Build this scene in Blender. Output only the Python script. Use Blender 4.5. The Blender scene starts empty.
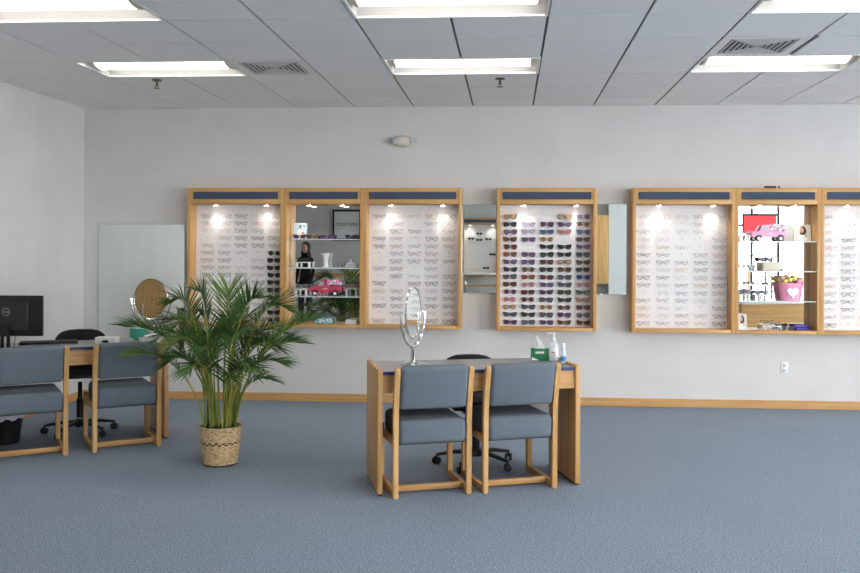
import bpy, bmesh, math, random
from mathutils import Vector, Matrix
R = math.radians
PI = math.pi
random.seed(7)
scene = bpy.context.scene
COL = scene.collection

# ------------------------------------------------------------------ materials
def nt(name):
    m = bpy.data.materials.new(name); m.use_nodes = True
    t = m.node_tree
    b = next(n for n in t.nodes if n.type == 'BSDF_PRINCIPLED')
    return m, t, b
def plain(name, col, rough=.5, metal=0., spec=.5, alpha=1., emit=None, strength=0., trans=0., ior=1.45, coat=0.):
    m, t, b = nt(name)
    b.inputs['Base Color'].default_value = (*col, 1)
    b.inputs['Roughness'].default_value = rough
    b.inputs['Metallic'].default_value = metal
    b.inputs['Specular IOR Level'].default_value = spec
    b.inputs['Alpha'].default_value = alpha
    b.inputs['Transmission Weight'].default_value = trans
    b.inputs['IOR'].default_value = ior
    b.inputs['Coat Weight'].default_value = coat
    if emit:
        b.inputs['Emission Color'].default_value = (*emit, 1)
        b.inputs['Emission Strength'].default_value = strength
    return m
def noisy(name, c1, c2, scale=(1, 1, 1), nscale=10, detail=4, rough=.5, bump=0., bdist=.002, lo=.35, hi=.65, spec=.5, metal=0, bscale=None):
    m, t, b = nt(name)
    N, L = t.nodes, t.links
    tc = N.new('ShaderNodeTexCoord'); mp = N.new('ShaderNodeMapping'); mp.inputs['Scale'].default_value = scale
    L.new(tc.outputs['Object'], mp.inputs['Vector'])
    ns = N.new('ShaderNodeTexNoise'); ns.inputs['Scale'].default_value = nscale; ns.inputs['Detail'].default_value = detail
    L.new(mp.outputs[0], ns.inputs['Vector'])
    cr = N.new('ShaderNodeValToRGB')
    cr.color_ramp.elements[0].position = lo; cr.color_ramp.elements[0].color = (*c1, 1)
    cr.color_ramp.elements[1].position = hi; cr.color_ramp.elements[1].color = (*c2, 1)
    L.new(ns.outputs['Fac'], cr.inputs['Fac']); L.new(cr.outputs[0], b.inputs['Base Color'])
    b.inputs['Roughness'].default_value = rough; b.inputs['Specular IOR Level'].default_value = spec
    b.inputs['Metallic'].default_value = metal
    if bump:
        bp = N.new('ShaderNodeBump'); bp.inputs['Strength'].default_value = bump; bp.inputs['Distance'].default_value = bdist
        if bscale:
            n2 = N.new('ShaderNodeTexNoise'); n2.inputs['Scale'].default_value = bscale; n2.inputs['Detail'].default_value = 2
            L.new(tc.outputs['Object'], n2.inputs['Vector']); L.new(n2.outputs['Fac'], bp.inputs['Height'])
        else:
            L.new(ns.outputs['Fac'], bp.inputs['Height'])
        L.new(bp.outputs[0], b.inputs['Normal'])
    return m
def oak(name, axis, c1=(.50, .26, .085), c2=(.72, .43, .17), rough=.42):
    sc = {'x': (1.2, 26, 26), 'y': (26, 1.2, 26), 'z': (26, 26, 1.2)}[axis]
    return noisy(name, c1, c2, sc, 1.6, 8, rough, .12, .001, .3, .72, .4)

OAKX, OAKY, OAKZ = oak('oak grain x', 'x'), oak('oak grain y', 'y'), oak('oak grain z', 'z')
M = {}
M['wall'] = noisy('painted drywall', (.645, .625, .60), (.675, .655, .63), nscale=3, rough=.85, bump=.05, bdist=.001, spec=.2, bscale=260)
M['tile'] = noisy('acoustic ceiling tile', (.86, .85, .835), (.94, .93, .915), nscale=160, detail=5, rough=.95, bump=.25, bdist=.0015, spec=.1)
M['plenum'] = plain('ceiling gap grey', (.10, .10, .10), .9)
M['white'] = plain('white enamel', (.80, .80, .78), .35)
M['cream'] = plain('cream plastic', (.74, .69, .58), .45)
M['lampwhite'] = plain('matte white reflector', (.60, .59, .575), .5)
M['diffuser'] = plain('lamp diffuser', (.9, .9, .9), .5, emit=(1, .94, .85), strength=3.6)
M['black'] = plain('black plastic', (.012, .012, .013), .42)
M['blackfab'] = noisy('black upholstery', (.010, .010, .011), (.022, .021, .022), nscale=300, rough=.85, bump=.3, bdist=.001)
M['blackmetal'] = plain('black metal', (.015, .015, .016), .35, .3)
M['chrome'] = plain('chrome', (.82, .82, .82), .06, 1.)
M['mirror'] = plain('mirror glass', (.80, .855, .83), .0, 1.)
M['mirror2'] = plain('cabinet mirror glass', (.84, .86, .84), .0, 1.)
M['mirroredge'] = plain('polished glass edge', (.30, .45, .40), .15, spec=.7)
M['board'] = noisy('white display board', (.80, .77, .755), (.86, .83, .815), nscale=30, rough=.6)
M['navy'] = noisy('navy fabric strip', (.045, .066, .115), (.07, .095, .15), nscale=240, rough=.9, bump=.3, bdist=.0008)
M['deskedge'] = plain('navy laminate edge', (.018, .035, .12), .4)
M['desktop'] = noisy('grey laminate', (.27, .262, .26), (.33, .32, .315), nscale=180, rough=.28, spec=.5)
M['puck'] = plain('puck lamp lens', (.9, .9, .85), .4, emit=(1, .93, .82), strength=7)
M['darkfoot'] = plain('dark plinth', (.03, .035, .05), .6)
M['leaf'] = noisy('palm leaflet green', (.020, .062, .012), (.075, .16, .028), nscale=6, rough=.42, spec=.4, lo=.3, hi=.7)
M['leaf2'] = noisy('palm leaflet bright green', (.06, .14, .022), (.14, .26, .045), nscale=6, rough=.42, spec=.4, lo=.3, hi=.7)
M['stalk'] = noisy('palm cane yellow green', (.13, .22, .03), (.42, .38, .07), (6, 6, 1.3), 4, 3, .4)
M['soil'] = noisy('mossy soil', (.012, .03, .008), (.06, .11, .03), nscale=60, rough=.95, bump=1, bdist=.01)
M['wicker'] = noisy('woven reed', (.36, .23, .10), (.82, .60, .34), (1, 1, 3), 34, 4, .6, .3, .001, .32, .62)
M['wickerdark'] = plain('dark woven band', (.045, .022, .012), .6)
M['liner'] = plain('translucent bin liner', (.62, .64, .68), .35, alpha=.8)
M['paper'] = plain('white paper', (.80, .80, .80), .7)
M['clearplastic'] = plain('frosted clear plastic', (.80, .85, .87), .15, alpha=.55)
M['green'] = plain('green carton', (.005, .17, .055), .5)
M['teal'] = plain('teal carton', (.05, .36, .26), .5)
M['blue'] = plain('blue plastic', (.05, .20, .50), .4)
M['red'] = plain('red print', (.60, .03, .04), .5)
M['pinkred'] = plain('rose painted tin', (.55, .055, .12), .4)
M['pink'] = plain('pink painted tin', (.82, .40, .62), .4)
M['hotpink'] = plain('pink bucket plastic', (.95, .38, .54), .4)
M['yellow'] = plain('yellow silk petals', (.95, .78, .22), .6)
M['purple'] = plain('purple case', (.12, .07, .42), .3)
M['glassshelf'] = plain('glass shelf', (.72, .80, .78), .08, alpha=.55)
M['shelfedge'] = plain('glass shelf edge', (.66, .74, .72), .2)
M['skin'] = plain('skin', (.58, .34, .24), .5)
M['hair'] = plain('brown hair', (.035, .016, .009), .5)
M['jeans'] = plain('dark denim', (.02, .025, .045), .8)
M['top'] = plain('black knit', (.012, .012, .014), .85)
M['pane'] = plain('window glass', (1, 1, 1), .0, alpha=.10, spec=.5)
M['grout'] = plain('pale concrete', (.6, .6, .6), .9)
M['greencard'] = plain('sky blue print', (.45, .66, .76), .5)
M['tealp'] = noisy('teal patterned paper', (.02, .22, .28), (.65, .80, .80), nscale=90, rough=.6, lo=.45, hi=.55)
M['greyslab'] = plain('grey concrete', (.35, .35, .35), .9)

# upholstery and carpet
M['fabric'] = noisy('slate blue upholstery', (.120, .148, .176), (.168, .200, .230), (1, 1, 1), 260, 3, .92, .35, .001, .3, .7, .25)
def carpet():
    m, t, b = nt('blue grey loop carpet'); N, L = t.nodes, t.links
    tc = N.new('ShaderNodeTexCoord')
    n1 = N.new('ShaderNodeTexNoise'); n1.inputs['Scale'].default_value = 105; n1.inputs['Detail'].default_value = 5; n1.inputs['Roughness'].default_value = .75
    n2 = N.new('ShaderNodeTexNoise'); n2.inputs['Scale'].default_value = 1.1; n2.inputs['Detail'].default_value = 3
    wv = N.new('ShaderNodeTexWave'); wv.wave_type = 'BANDS'; wv.bands_direction = 'Y'; wv.inputs['Scale'].default_value = 26; wv.inputs['Distortion'].default_value = 3; wv.inputs['Detail'].default_value = 2; wv.inputs['Detail Scale'].default_value = 8
    for n in (n1, n2, wv): L.new(tc.outputs['Object'], n.inputs['Vector'])
    cr = N.new('ShaderNodeValToRGB')
    cr.color_ramp.elements[0].position = .38; cr.color_ramp.elements[0].color = (.13, .170, .225, 1)
    cr.color_ramp.elements[1].position = .62; cr.color_ramp.elements[1].color = (.52, .62, .74, 1)
    L.new(n1.outputs['Fac'], cr.inputs['Fac'])
    mx = N.new('ShaderNodeMix'); mx.data_type = 'RGBA'; mx.blend_type = 'MULTIPLY'; mx.inputs[0].default_value = .28
    L.new(cr.outputs[0], mx.inputs[6]); L.new(wv.outputs['Color'], mx.inputs[7])
    mx2 = N.new('ShaderNodeMix'); mx2.data_type = 'RGBA'; mx2.blend_type = 'MULTIPLY'; mx2.inputs[0].default_value = .15
    L.new(mx.outputs[2], mx2.inputs[6]); L.new(n2.outputs['Fac'], mx2.inputs[7])
    L.new(mx2.outputs[2], b.inputs['Base Color'])
    b.inputs['Roughness'].default_value = .95; b.inputs['Specular IOR Level'].default_value = .15
    bp = N.new('ShaderNodeBump'); bp.inputs['Strength'].default_value = .6; bp.inputs['Distance'].default_value = .004
    L.new(n1.outputs['Fac'], bp.inputs['Height']); L.new(bp.outputs[0], b.inputs['Normal'])
    return m
M['carpet'] = carpet()

# ------------------------------------------------------------------ mesh helpers
class MB:
    def __init__(s): s.bm = bmesh.new()
    def _fin(s, faces, mat):
        for f in faces: f.material_index = mat
    def box(s, x0, x1, y0, y1, z0, z1, mat=0, bev=0., seg=2, xf=None):
        bm = s.bm
        r = bmesh.ops.create_cube(bm, size=1)
        vs = r['verts']
        for v in vs:
            v.co = Vector(((x0 + x1) / 2 + v.co.x * (x1 - x0), (y0 + y1) / 2 + v.co.y * (y1 - y0), (z0 + z1) / 2 + v.co.z * (z1 - z0)))
        fs = list({f for v in vs for f in v.link_faces})
        s._fin(fs, mat)
        if xf is not None: bmesh.ops.transform(bm, matrix=xf, verts=vs)
        if bev > 0:
            es = list({e for v in vs for e in v.link_edges})
            rr = bmesh.ops.bevel(bm, geom=es, offset=bev, segments=seg, affect='EDGES', profile=.5, clamp_overlap=True)
            s._fin(rr['faces'], mat)
        return s
    def lathe(s, prof, c=(0, 0, 0), seg=24, mat=0, xf=None, sx=1, sy=1):
        bm = s.bm; rings = []
        for (r, z) in prof:
            if r <= 1e-6:
                rings.append([bm.verts.new((c[0], c[1], c[2] + z))])
            else:
                rings.append([bm.verts.new((c[0] + sx * r * math.cos(2 * PI * i / seg), c[1] + sy * r * math.sin(2 * PI * i / seg), c[2] + z)) for i in range(seg)])
        fs = []
        for a, b in zip(rings, rings[1:]):
            for i in range(seg):
                j = (i + 1) % seg
                if len(a) == 1 and len(b) == 1: continue
                if len(a) == 1: fs.append(bm.faces.new((a[0], b[j], b[i])))
                elif len(b) == 1: fs.append(bm.faces.new((a[i], a[j], b[0])))
                else: fs.append(bm.faces.new((a[i], a[j], b[j], b[i])))
        if len(rings[0]) > 1: fs.append(bm.faces.new(list(reversed(rings[0]))))
        if len(rings[-1]) > 1: fs.append(bm.faces.new(rings[-1]))
        s._fin(fs, mat)
        if xf is not None: bmesh.ops.transform(bm, matrix=xf, verts=[v for r in rings for v in r])
        return s
    def tube(s, pts, rad, seg=8, mat=0, closed=False, flat=1.):
        bm = s.bm; P = [Vector(p) for p in pts]; n = len(P); rings = []
        rads = rad if isinstance(rad, (list, tuple)) else [rad] * n
        up = None
        for i in range(n):
            if closed: T = P[(i + 1) % n] - P[i - 1]
            else: T = P[min(i + 1, n - 1)] - P[max(i - 1, 0)]
            T.normalize()
            if up is None:
                up = Vector((0, 0, 1)) if abs(T.z) < .9 else Vector((0, 1, 0))
                if closed: up = Vector((0, 1, 0))
            A = T.cross(up)
            if A.length < 1e-4: A = T.cross(Vector((1, 0, 0)))
            A.normalize(); B = A.cross(T).normalized()
            up = B if not closed else up
            rings.append([bm.verts.new(P[i] + A * math.cos(2 * PI * k / seg) * rads[i] + B * math.sin(2 * PI * k / seg) * rads[i] * flat) for k in range(seg)])
        fs = []
        for i in range(n if closed else n - 1):
            a, b = rings[i], rings[(i + 1) % n]
            for k in range(seg):
                l = (k + 1) % seg
                fs.append(bm.faces.new((a[k], a[l], b[l], b[k])))
        if not closed:
            fs.append(bm.faces.new(list(reversed(rings[0])))); fs.append(bm.faces.new(rings[-1]))
        s._fin(fs, mat)
        return s
    def prism(s, out, a0, a1, axis='y', mat=0, xf=None, bev=0.):
        bm = s.bm
        def P(u, v, a):
            return {'x': (a, u, v), 'y': (u, a, v), 'z': (u, v, a)}[axis]
        A = [bm.verts.new(P(u, v, a0)) for u, v in out]; B = [bm.verts.new(P(u, v, a1)) for u, v in out]
        n = len(out); fs = [bm.faces.new(A), bm.faces.new(list(reversed(B)))]
        for i in range(n):
            j = (i + 1) % n
            fs.append(bm.faces.new((A[i], B[i], B[j], A[j])))
        s._fin(fs, mat)
        if xf is not None: bmesh.ops.transform(bm, matrix=xf, verts=A + B)
        if bev:
            es = list(fs[0].edges) + list(fs[1].edges)
            rr = bmesh.ops.bevel(bm, geom=es, offset=bev, segments=2, affect='EDGES', clamp_overlap=True); s._fin(rr['faces'], mat)
        return s
    def ball(s, c, r, mat=0, sc=(1, 1, 1), u=12, v=8):
        rr = bmesh.ops.create_uvsphere(s.bm, u_segments=u, v_segments=v, radius=r)
        for w in rr['verts']: w.co = Vector((c[0] + w.co.x * sc[0], c[1] + w.co.y * sc[1], c[2] + w.co.z * sc[2]))
        s._fin({f for w in rr['verts'] for f in w.link_faces}, mat)
        return s
    def quad(s, a, b, c, d, mat=0):
        f = s.bm.faces.new([s.bm.verts.new(p) for p in (a, b, c, d)]); f.material_index = mat; return s
    def mesh(s, name, mats, smooth=True, ang=35):
        me = bpy.data.meshes.new(name)
        bmesh.ops.recalc_face_normals(s.bm, faces=s.bm.faces)
        s.bm.to_mesh(me); s.bm.free()
        for m in (mats if isinstance(mats, (list, tuple)) else [mats]): me.materials.append(m)
        if smooth:
            me.shade_smooth(); me.set_sharp_from_angle(angle=R(ang))
        return me
    def build(s, name, mats, parent=None, loc=(0, 0, 0), rot=(0, 0, 0), smooth=True, ang=35):
        return link(name, s.mesh(name, mats, smooth, ang), parent, loc, rot)
def link(name, me, parent=None, loc=(0, 0, 0), rot=(0, 0, 0)):
    o = bpy.data.objects.new(name, me); COL.objects.link(o)
    o.location = loc; o.rotation_euler = rot
    if parent is not None: o.parent = parent
    return o
def tag(o, label, cat, group=None):
    o['label'] = label; o['category'] = cat
    if group: o['group'] = group
    return o
def thing(name, label, cat, loc=(0, 0, 0), rz=0., group=None):
    o = bpy.data.objects.new(name, None); COL.objects.link(o)
    o.empty_display_size = .1
    o.location = loc; o.rotation_euler = (0, 0, rz)
    return tag(o, label, cat, group)
def struct(o): o['kind'] = 'structure'; return o
def copy_tree(o, parent=None):
    c = o.copy(); COL.objects.link(c)
    if parent is not None:
        c.parent = parent; c.matrix_parent_inverse = Matrix()
    for ch in list(o.children): copy_tree(ch, c)
    return c
def text_mesh(txt, size, depth=.0005):
    cu = bpy.data.curves.new('lettering', 'FONT'); cu.body = txt; cu.size = size; cu.extrude = depth
    cu.align_x = 'CENTER'; cu.align_y = 'CENTER'
    o = bpy.data.objects.new('lettering', cu); COL.objects.link(o)
    dg = bpy.context.evaluated_depsgraph_get()
    me = bpy.data.meshes.new_from_object(o.evaluated_get(dg))
    bpy.data.objects.remove(o); me.name = 'lettering'
    return me

# ------------------------------------------------------------------ room shell
YB = 9.14; XL = -4.461; ZC = 3.038; XR = 9.2; YR = -3.5; XL2 = -6.6; YJ = 2.0
G = .6096; X0 = -4.0303; Y0 = 8.6538
struct(MB().box(XL2 - .2, XR + .2, YR - .2, YB + .15, -.12, 0).build('floor', M['carpet'], smooth=False))
struct(MB().box(XL - .15, XR + .2, YB, YB + .15, 0, ZC + .3).build('wall_back', M['wall'], smooth=False))
struct(MB().box(XL - .15, XL, YJ, YB, 0, ZC + .3).build('wall_left', M['wall'], smooth=False))
struct(MB().box(XL2, XL - .15, YJ, YJ + .15, 0, ZC + .3).build('wall_left_return', M['wall'], smooth=False))
struct(MB().box(XL2 - .15, XL2, YR - .15, YJ + .15, 0, ZC + .3).build('wall_left_rear', M['wall'], smooth=False))
WX0, WX1, WZ0, WZ1 = 3.3, 8.9, .12, 2.85
fw = MB()
DX0, DX1, DZ = -3.3, -1.5, 2.3
fw.box(XL2, DX0, YR - .15, YR, 0, ZC + .3).box(DX0, DX1, YR - .15, YR, DZ, ZC + .3).box(DX1, WX0, YR - .15, YR, 0, ZC + .3)
fw.box(WX0, WX1, YR - .15, YR, 0, WZ0).box(WX0, WX1, YR - .15, YR, WZ1, ZC + .3).box(WX1, XR + .15, YR - .15, YR, 0, ZC + .3)
struct(fw.build('wall_front', M['wall'], smooth=False))
RY0, RY1 = -2.8, 6.4
rw = MB()
rw.box(XR, XR + .15, YR, RY0, 0, ZC + .3).box(XR, XR + .15, RY1, YB, 0, ZC + .3)
rw.box(XR, XR + .15, RY0, RY1, 0, WZ0).box(XR, XR + .15, RY0, RY1, WZ1, ZC + .3)
struct(rw.build('wall_right', M['wall'], smooth=False))
# windows
def window(n, a0, a1, fixed, axis, count):
    f = MB()
    def b(u0, u1, z0, z1, d=.06):
        if axis == 'x': f.box(u0, u1, fixed - .11, fixed - .11 + d, z0, z1)
        else: f.box(fixed + .05, fixed + .05 + d, u0, u1, z0, z1)
    w = (a1 - a0) / count
    for i in range(count + 1):
        c = min(max(a0 + i * w, a0 + .03), a1 - .03); b(c - .03, c + .03, WZ0, WZ1)
    b(a0, a1, WZ0, WZ0 + .07); b(a0, a1, WZ1 - .07, WZ1); b(a0, a1, 2.15, 2.2)
    fr = struct(f.build('window_%d' % n, M['blackmetal'], smooth=False))
    p = MB()
    if axis == 'x': p.box(a0, a1, fixed - .085, fixed - .079, WZ0, WZ1)
    else: p.box(fixed + .078, fixed + .084, a0, a1, WZ0, WZ1)
    p.build('pane', M['pane'], fr, smooth=False)
window(1, WX0, WX1, YR, 'x', 9)
window(2, RY0, RY1, XR, 'y', 7)
# door in the front wall
d = struct(MB().box(DX0, DX0 + .898, YR - .06, YR - .01, 0, DZ - .04).box(DX0 + .898, DX0 + .902, YR - .06, YR - .02, 0, DZ - .04).box(DX0 + .902, DX1, YR - .06, YR - .01, 0, DZ - .04).build('door_1', OAKZ, smooth=False))
MB().tube([(DX0 + .82, YR - .01, .95), (DX0 + .82, YR + .05, .95), (DX0 + .82, YR + .05, 1.2), (DX0 + .82, YR - .01, 1.2)], .01).build('door_handle', M['chrome'], d)
MB().box(DX0, DX1, YR - .08, YR + .01, DZ - .04, DZ).build('door_frame', OAKX, d, smooth=False)
# pillar, chair rail, baseboards
struct(MB().box(2.36, 2.82, YR, YR + .35, 0, ZC).build('trim_3', M['lampwhite'], smooth=False))
struct(MB().box(XL2, DX0, YR, YR + .02, .87, .97, bev=.004).build('trim_1', OAKX, smooth=False))
def base(name, x0, x1, y0, y1, m): struct(MB().box(x0, x1, y0, y1, 0, .083, bev=.003, seg=1).build(name, m, smooth=False))
OAKB = oak('baseboard oak', 'x', (.52, .27, .09), (.64, .37, .15), .4); OAKBY = oak('baseboard oak y', 'y', (.52, .27, .09), (.64, .37, .15), .4)
base('baseboard_back', XL, XR, YB - .014, YB, OAKB)
base('baseboard_left', XL, XL + .014, YJ, YB - .014, OAKBY)
base('baseboard_right', XR - .014, XR, YR, YB - .014, OAKBY)
# outside ground
struct(MB().box(-25, 45, -40, YR - .16, -.2, -.1).box(XR + .16, 45, YR - .16, 40, -.2, -.1).build('ground', M['grout'], smooth=False))

# ceiling: tiles between visible gaps
LIGHTS = []
for kk in (1, 5, 9, 13, 17):
    for rr in (2, 5, 8, 11, 14, 17):
        if X0 + (kk + 2) * G < XR - .1 and not (kk == 1 and rr > 5) and not (kk == 5 and rr > 8): LIGHTS.append((kk, rr))
holes = {(k + i, r) for k, r in LIGHTS for i in (0, 1)}
VENTS = [(3, 2), (9, 3)]
holes |= set(VENTS)
tl = MB()
kmin, kmax = -5, 22; rmax = 20
for k in range(kmin, kmax):
    for r in range(-1, rmax):
        if (k, r) in holes: continue
        xa, xb = X0 + k * G, X0 + (k + 1) * G
        ya, yb = Y0 - (r + 1) * G, Y0 - r * G
        if r == -1: yb = YB
        xlim = XL if ya > YJ else XL2
        xa2, xb2 = max(xa, xlim), min(xb, XR)
        if ya < YR: ya = YR
        if xb2 - xa2 < .02 or yb - ya < .02: continue
        g = .009 if xa2 == xa else 0
        gl = g; gr = .009 if xb2 == xb else 0
        if (k, r) == (10, 3): gl = .035
        tl.box(xa2 + gl, xb2 - gr, ya + .009, yb - .009, ZC, ZC + .02)
struct(tl.build('ceiling', M['tile'], smooth=False))
ph = MB()
# deck above the tiles: closes the room (with the lamp housings below it)
ph.box(XL2 - .1, XR + .1, YR - .1, YB + .1, ZC + .26, ZC + .30)
struct(ph.build('ceiling_deck', M['plenum'], smooth=False))
gp = MB()
for k in range(kmin, kmax + 1):
    for r in range(-1, rmax):
        x = X0 + k * G
        if x > XR or x < XL2: continue
        if (k, r) in holes and (k - 1, r) in holes: continue
        ya, yb = max(Y0 - (r + 1) * G, YR), (YB if r == -1 else Y0 - r * G)
        if x < XL and ya > YJ: continue
        if yb - ya < .02: continue
        w = .04 if (k, r) == (10, 3) else .011
        gp.box(x - .011, x + w, ya, yb, ZC + .012, ZC + .018)
for r in range(0, rmax):
    y = Y0 - r * G
    if y < YR: continue
    gp.box(XL2 if y < YJ else XL, XR, y - .006, y + .006, ZC + .0105, ZC + .0115)
struct(gp.build('ceiling_grid', plain('ceiling grid grey', (.13, .13, .13), .8), smooth=False))

# ceiling lamps
def make_lamp():
    t = thing('ceiling_light', 'x', 'ceiling light', (0, 0, ZC), 0, 'recessed ceiling lights')
    W, D = 2 * G, G
    fr = MB()
    fr.box(0, W, 0, .018, -.005, .012).box(0, W, D - .018, D, -.005, .012).box(0, .018, .018, D - .018, -.005, .012).box(W - .018, W, .018, D - .018, -.005, .012)
    fr.build('frame', M['white'], t, smooth=False)
    h = MB()
    pr = [(.012, 0), (.05, .055), (.14, .10), (D / 2, .115), (D - .14, .10), (D - .05, .055), (D - .012, 0), (D - .004, 0), (D - .004, .13), (.004, .13), (.004, 0)]
    h.prism(pr, .004, W - .004, 'x')
    h.box(.004, .02, .004, D - .004, 0, .13).box(W - .02, W - .004, .004, D - .004, 0, .13)
    h.build('reflector', M['lampwhite'], t, ang=30)
    df = MB(); n = 12; out = []
    for i in range(n + 1):
        a = PI * i / n
        out.append((D / 2 - math.cos(a) * .165, .086 - math.sin(a) * .082))
    df.prism(out, .075, W - .075, 'x'); df.build('diffuser', M['diffuser'], t, ang=60)
    for xa in (.05, W - .075):
        e = MB(); e.prism([(D / 2 + (y - D / 2) * 1.05, .086 + (z - .086) * 1.04) for y, z in out], xa, xa + .025, 'x'); e.build('end_cap', M['cream'], t)
    return t
lamp0 = make_lamp()
LL = {(1, 2): 'recessed ceiling light in the second row, above the computer desk end', (5, 2): 'recessed ceiling light in the row nearer the display wall, middle column',
      (9, 2): 'recessed ceiling light beside the louvred vent with the wide dark slot', (1, 5): 'recessed ceiling light in the corner above the computer desk, cut off by the edge',
      (5, 5): 'recessed ceiling light cut by the top edge, middle column', (9, 5): 'recessed ceiling light at top edge, only its rim showing above the louvred vent'}
LL[(1, 2)] = 'recessed ceiling light beside a ceiling vent and above the blank side wall mirror'
first = True
for (k, r) in LIGHTS:
    o = lamp0 if first else copy_tree(lamp0); first = False
    o.location = (X0 + k * G, Y0 - (r + 1) * G, ZC)
    o['label'] = LL.get((k, r), 'recessed ceiling light farther back towards the shop front windows')

# ceiling vents
def make_vent():
    t = thing('ceiling_vent', 'x', 'air vent', (0, 0, ZC), 0, 'louvred ceiling vents')
    MB().box(.007, G - .007, .002, G - .002, .016, .02).build('backing', plain('vent duct dark', (.03, .03, .03), .8), t, smooth=False)
    f = MB(); a, b = .007, .07
    for (x0, x1, y0, y1) in ((a, G - a, a, b), (a, G - a, G - b, G - a), (a, b, b, G - b), (G - b, G - a, b, G - b)):
        f.box(x0, x1, y0, y1, -.002, .014)
    f.build('frame', M['white'], t, smooth=False)
    for i in range(6):
        s = .082 + i * .037; u = G - s; w = .013
        lv = MB()
        lv.box(s, u, s, s + w, -.004, .006).box(s, u, u - w, u, -.004, .006).box(s, s + w, s + w, u - w, -.004, .006).box(u - w, u, s + w, u - w, -.004, .006)
        lv.build('louvre', M['lampwhite'], t, smooth=False)
    return t
vent0 = make_vent(); first = True
for (k, r), lb in zip(VENTS, ('square louvred ceiling vent above the first glasses case by the palm', 'square louvred ceiling vent with a wide dark slot beside it')):
    o = vent0 if first else copy_tree(vent0); first = False
    o.location = (X0 + k * G, Y0 - (r + 1) * G, ZC); o['label'] = lb
# sprinklers
for i, (x, y, lb) in enumerate(((-3.056, 7.587, 'small ceiling sprinkler below the light above the tall wall mirror'), (-.083, 7.643, 'small ceiling sprinkler above the sunglasses case'))):
    t = thing('fire_sprinkler', lb, 'sprinkler', (x, y, ZC), 0, 'ceiling fire sprinklers')
    MB().lathe([(.0, .0), (.042, .0), (.040, -.008), (.014, -.014), (0, -.014)]).build('escutcheon', plain('dull bronze', (.10, .085, .07), .4, .5), t)
    MB().lathe([(.0, -.008), (.01, -.008), (.009, -.04), (.013, -.045), (.006, -.055), (0, -.055)], seg=12).lathe([(0, -.07), (.026, -.07), (.026, -.074), (0, -.074)], seg=12).tube([(.01, 0, -.045), (.014, 0, -.06), (.004, 0, -.072)], .002, 5).tube([(-.01, 0, -.045), (-.014, 0, -.06), (-.004, 0, -.072)], .002, 5).build('sprinkler_body', plain('dull brass', (.12, .10, .08), .4, .8), t)

# twin lamp emergency light on the wall
t = thing('emergency_light', 'cream oval emergency light with two lamp heads high on the wall', 'emergency light', (-1.083, YB, 2.682))
MB().lathe([(0, 0), (.105, 0), (.11, .015), (.10, .05), (.06, .072), (0, .075)], seg=32, xf=Matrix.Rotation(R(90), 4, 'X'), sy=.56).build('housing', M['cream'], t)
for s in (-1, 1):
    h = MB().lathe([(0, -.018), (.03, -.018), (.037, .0), (.037, .024), (.0, .024)], seg=20, xf=Matrix.Translation((s * .098, -.055, 0)) @ Matrix.Rotation(R(90), 4, 'X') @ Matrix.Rotation(R(s * 35), 4, 'Y')).build('lamp_head', M['lampwhite'], t)
    MB().lathe([(0, 0), (.028, 0), (.02, .008), (0, .011)], seg=16, xf=Matrix.Translation((s * .098, -.055, 0)) @ Matrix.Rotation(R(90), 4, 'X') @ Matrix.Rotation(R(s * 35), 4, 'Y') @ Matrix.Translation((0, 0, .024))).build('lens', plain('lamp lens grey', (.45, .46, .5), .1), h)
# outlet
t = thing('wall_outlet', 'white double power socket on the wall below the pink bucket shelves', 'socket', (2.749, YB, .41))
MB().box(-.036, .036, -.007, 0, -.058, .058, bev=.003).build('cover_plate', M['white'], t)
for z in (-.024, .024):
    s_ = MB().box(-.017, .017, -.010, -.006, z - .015, z + .015, bev=.002).build('socket', plain('ivory socket', (.62, .61, .6), .4), t)
    MB().box(-.008, -.005, -.0105, -.0095, z - .004, z + .007).box(.005, .008, -.0105, -.0095, z - .004, z + .007).build('slot', M['black'], s_, smooth=False)

# ------------------------------------------------------------------ glasses
def smooth_poly(pts, n=22):
    # closed Catmull-Rom through pts
    out = []; k = len(pts); per = max(1, n // k)
    for i in range(k):
        p0, p1, p2, p3 = (Vector(pts[(i + j) % k]) for j in (-1, 0, 1, 2))
        for s in range(per):
            t_ = s / per
            q = .5 * ((2 * p1) + (p2 - p0) * t_ + (2 * p0 - 5 * p1 + 4 * p2 - p3) * t_ ** 2 + (3 * p1 - p0 - 3 * p2 + p3) * t_ ** 3)
            out.append((q.x, q.y))
    return out
STY = {
    'square': smooth_poly([(-.024, .014), (0, .018), (.026, .017), (.027, -.002), (.020, -.019), (0, -.021), (-.018, -.017), (-.024, -.002)], 24),
    'round': smooth_poly([(0, .020), (.015, .015), (.021, 0), (.015, -.015), (0, -.021), (-.015, -.016), (-.021, 0), (-.015, .015)], 24),
    'cat': smooth_poly([(-.023, .010), (0, .017), (.025, .021), (.030, .013), (.021, -.014), (0, -.020), (-.018, -.016), (-.024, -.003)], 24),
    'aviator': smooth_poly([(-.022, .014), (0, .019), (.024, .017), (.027, .0), (.018, -.021), (.0, -.025), (-.016, -.016), (-.024, .0)], 24),
    'slim': smooth_poly([(-.023, .010), (0, .012), (.025, .012), (.026, 0), (.021, -.014), (0, -.016), (-.018, -.013), (-.024, -.002)], 24),
}
CX = .034
frame_cache, lens_cache = {}, {}
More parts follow.
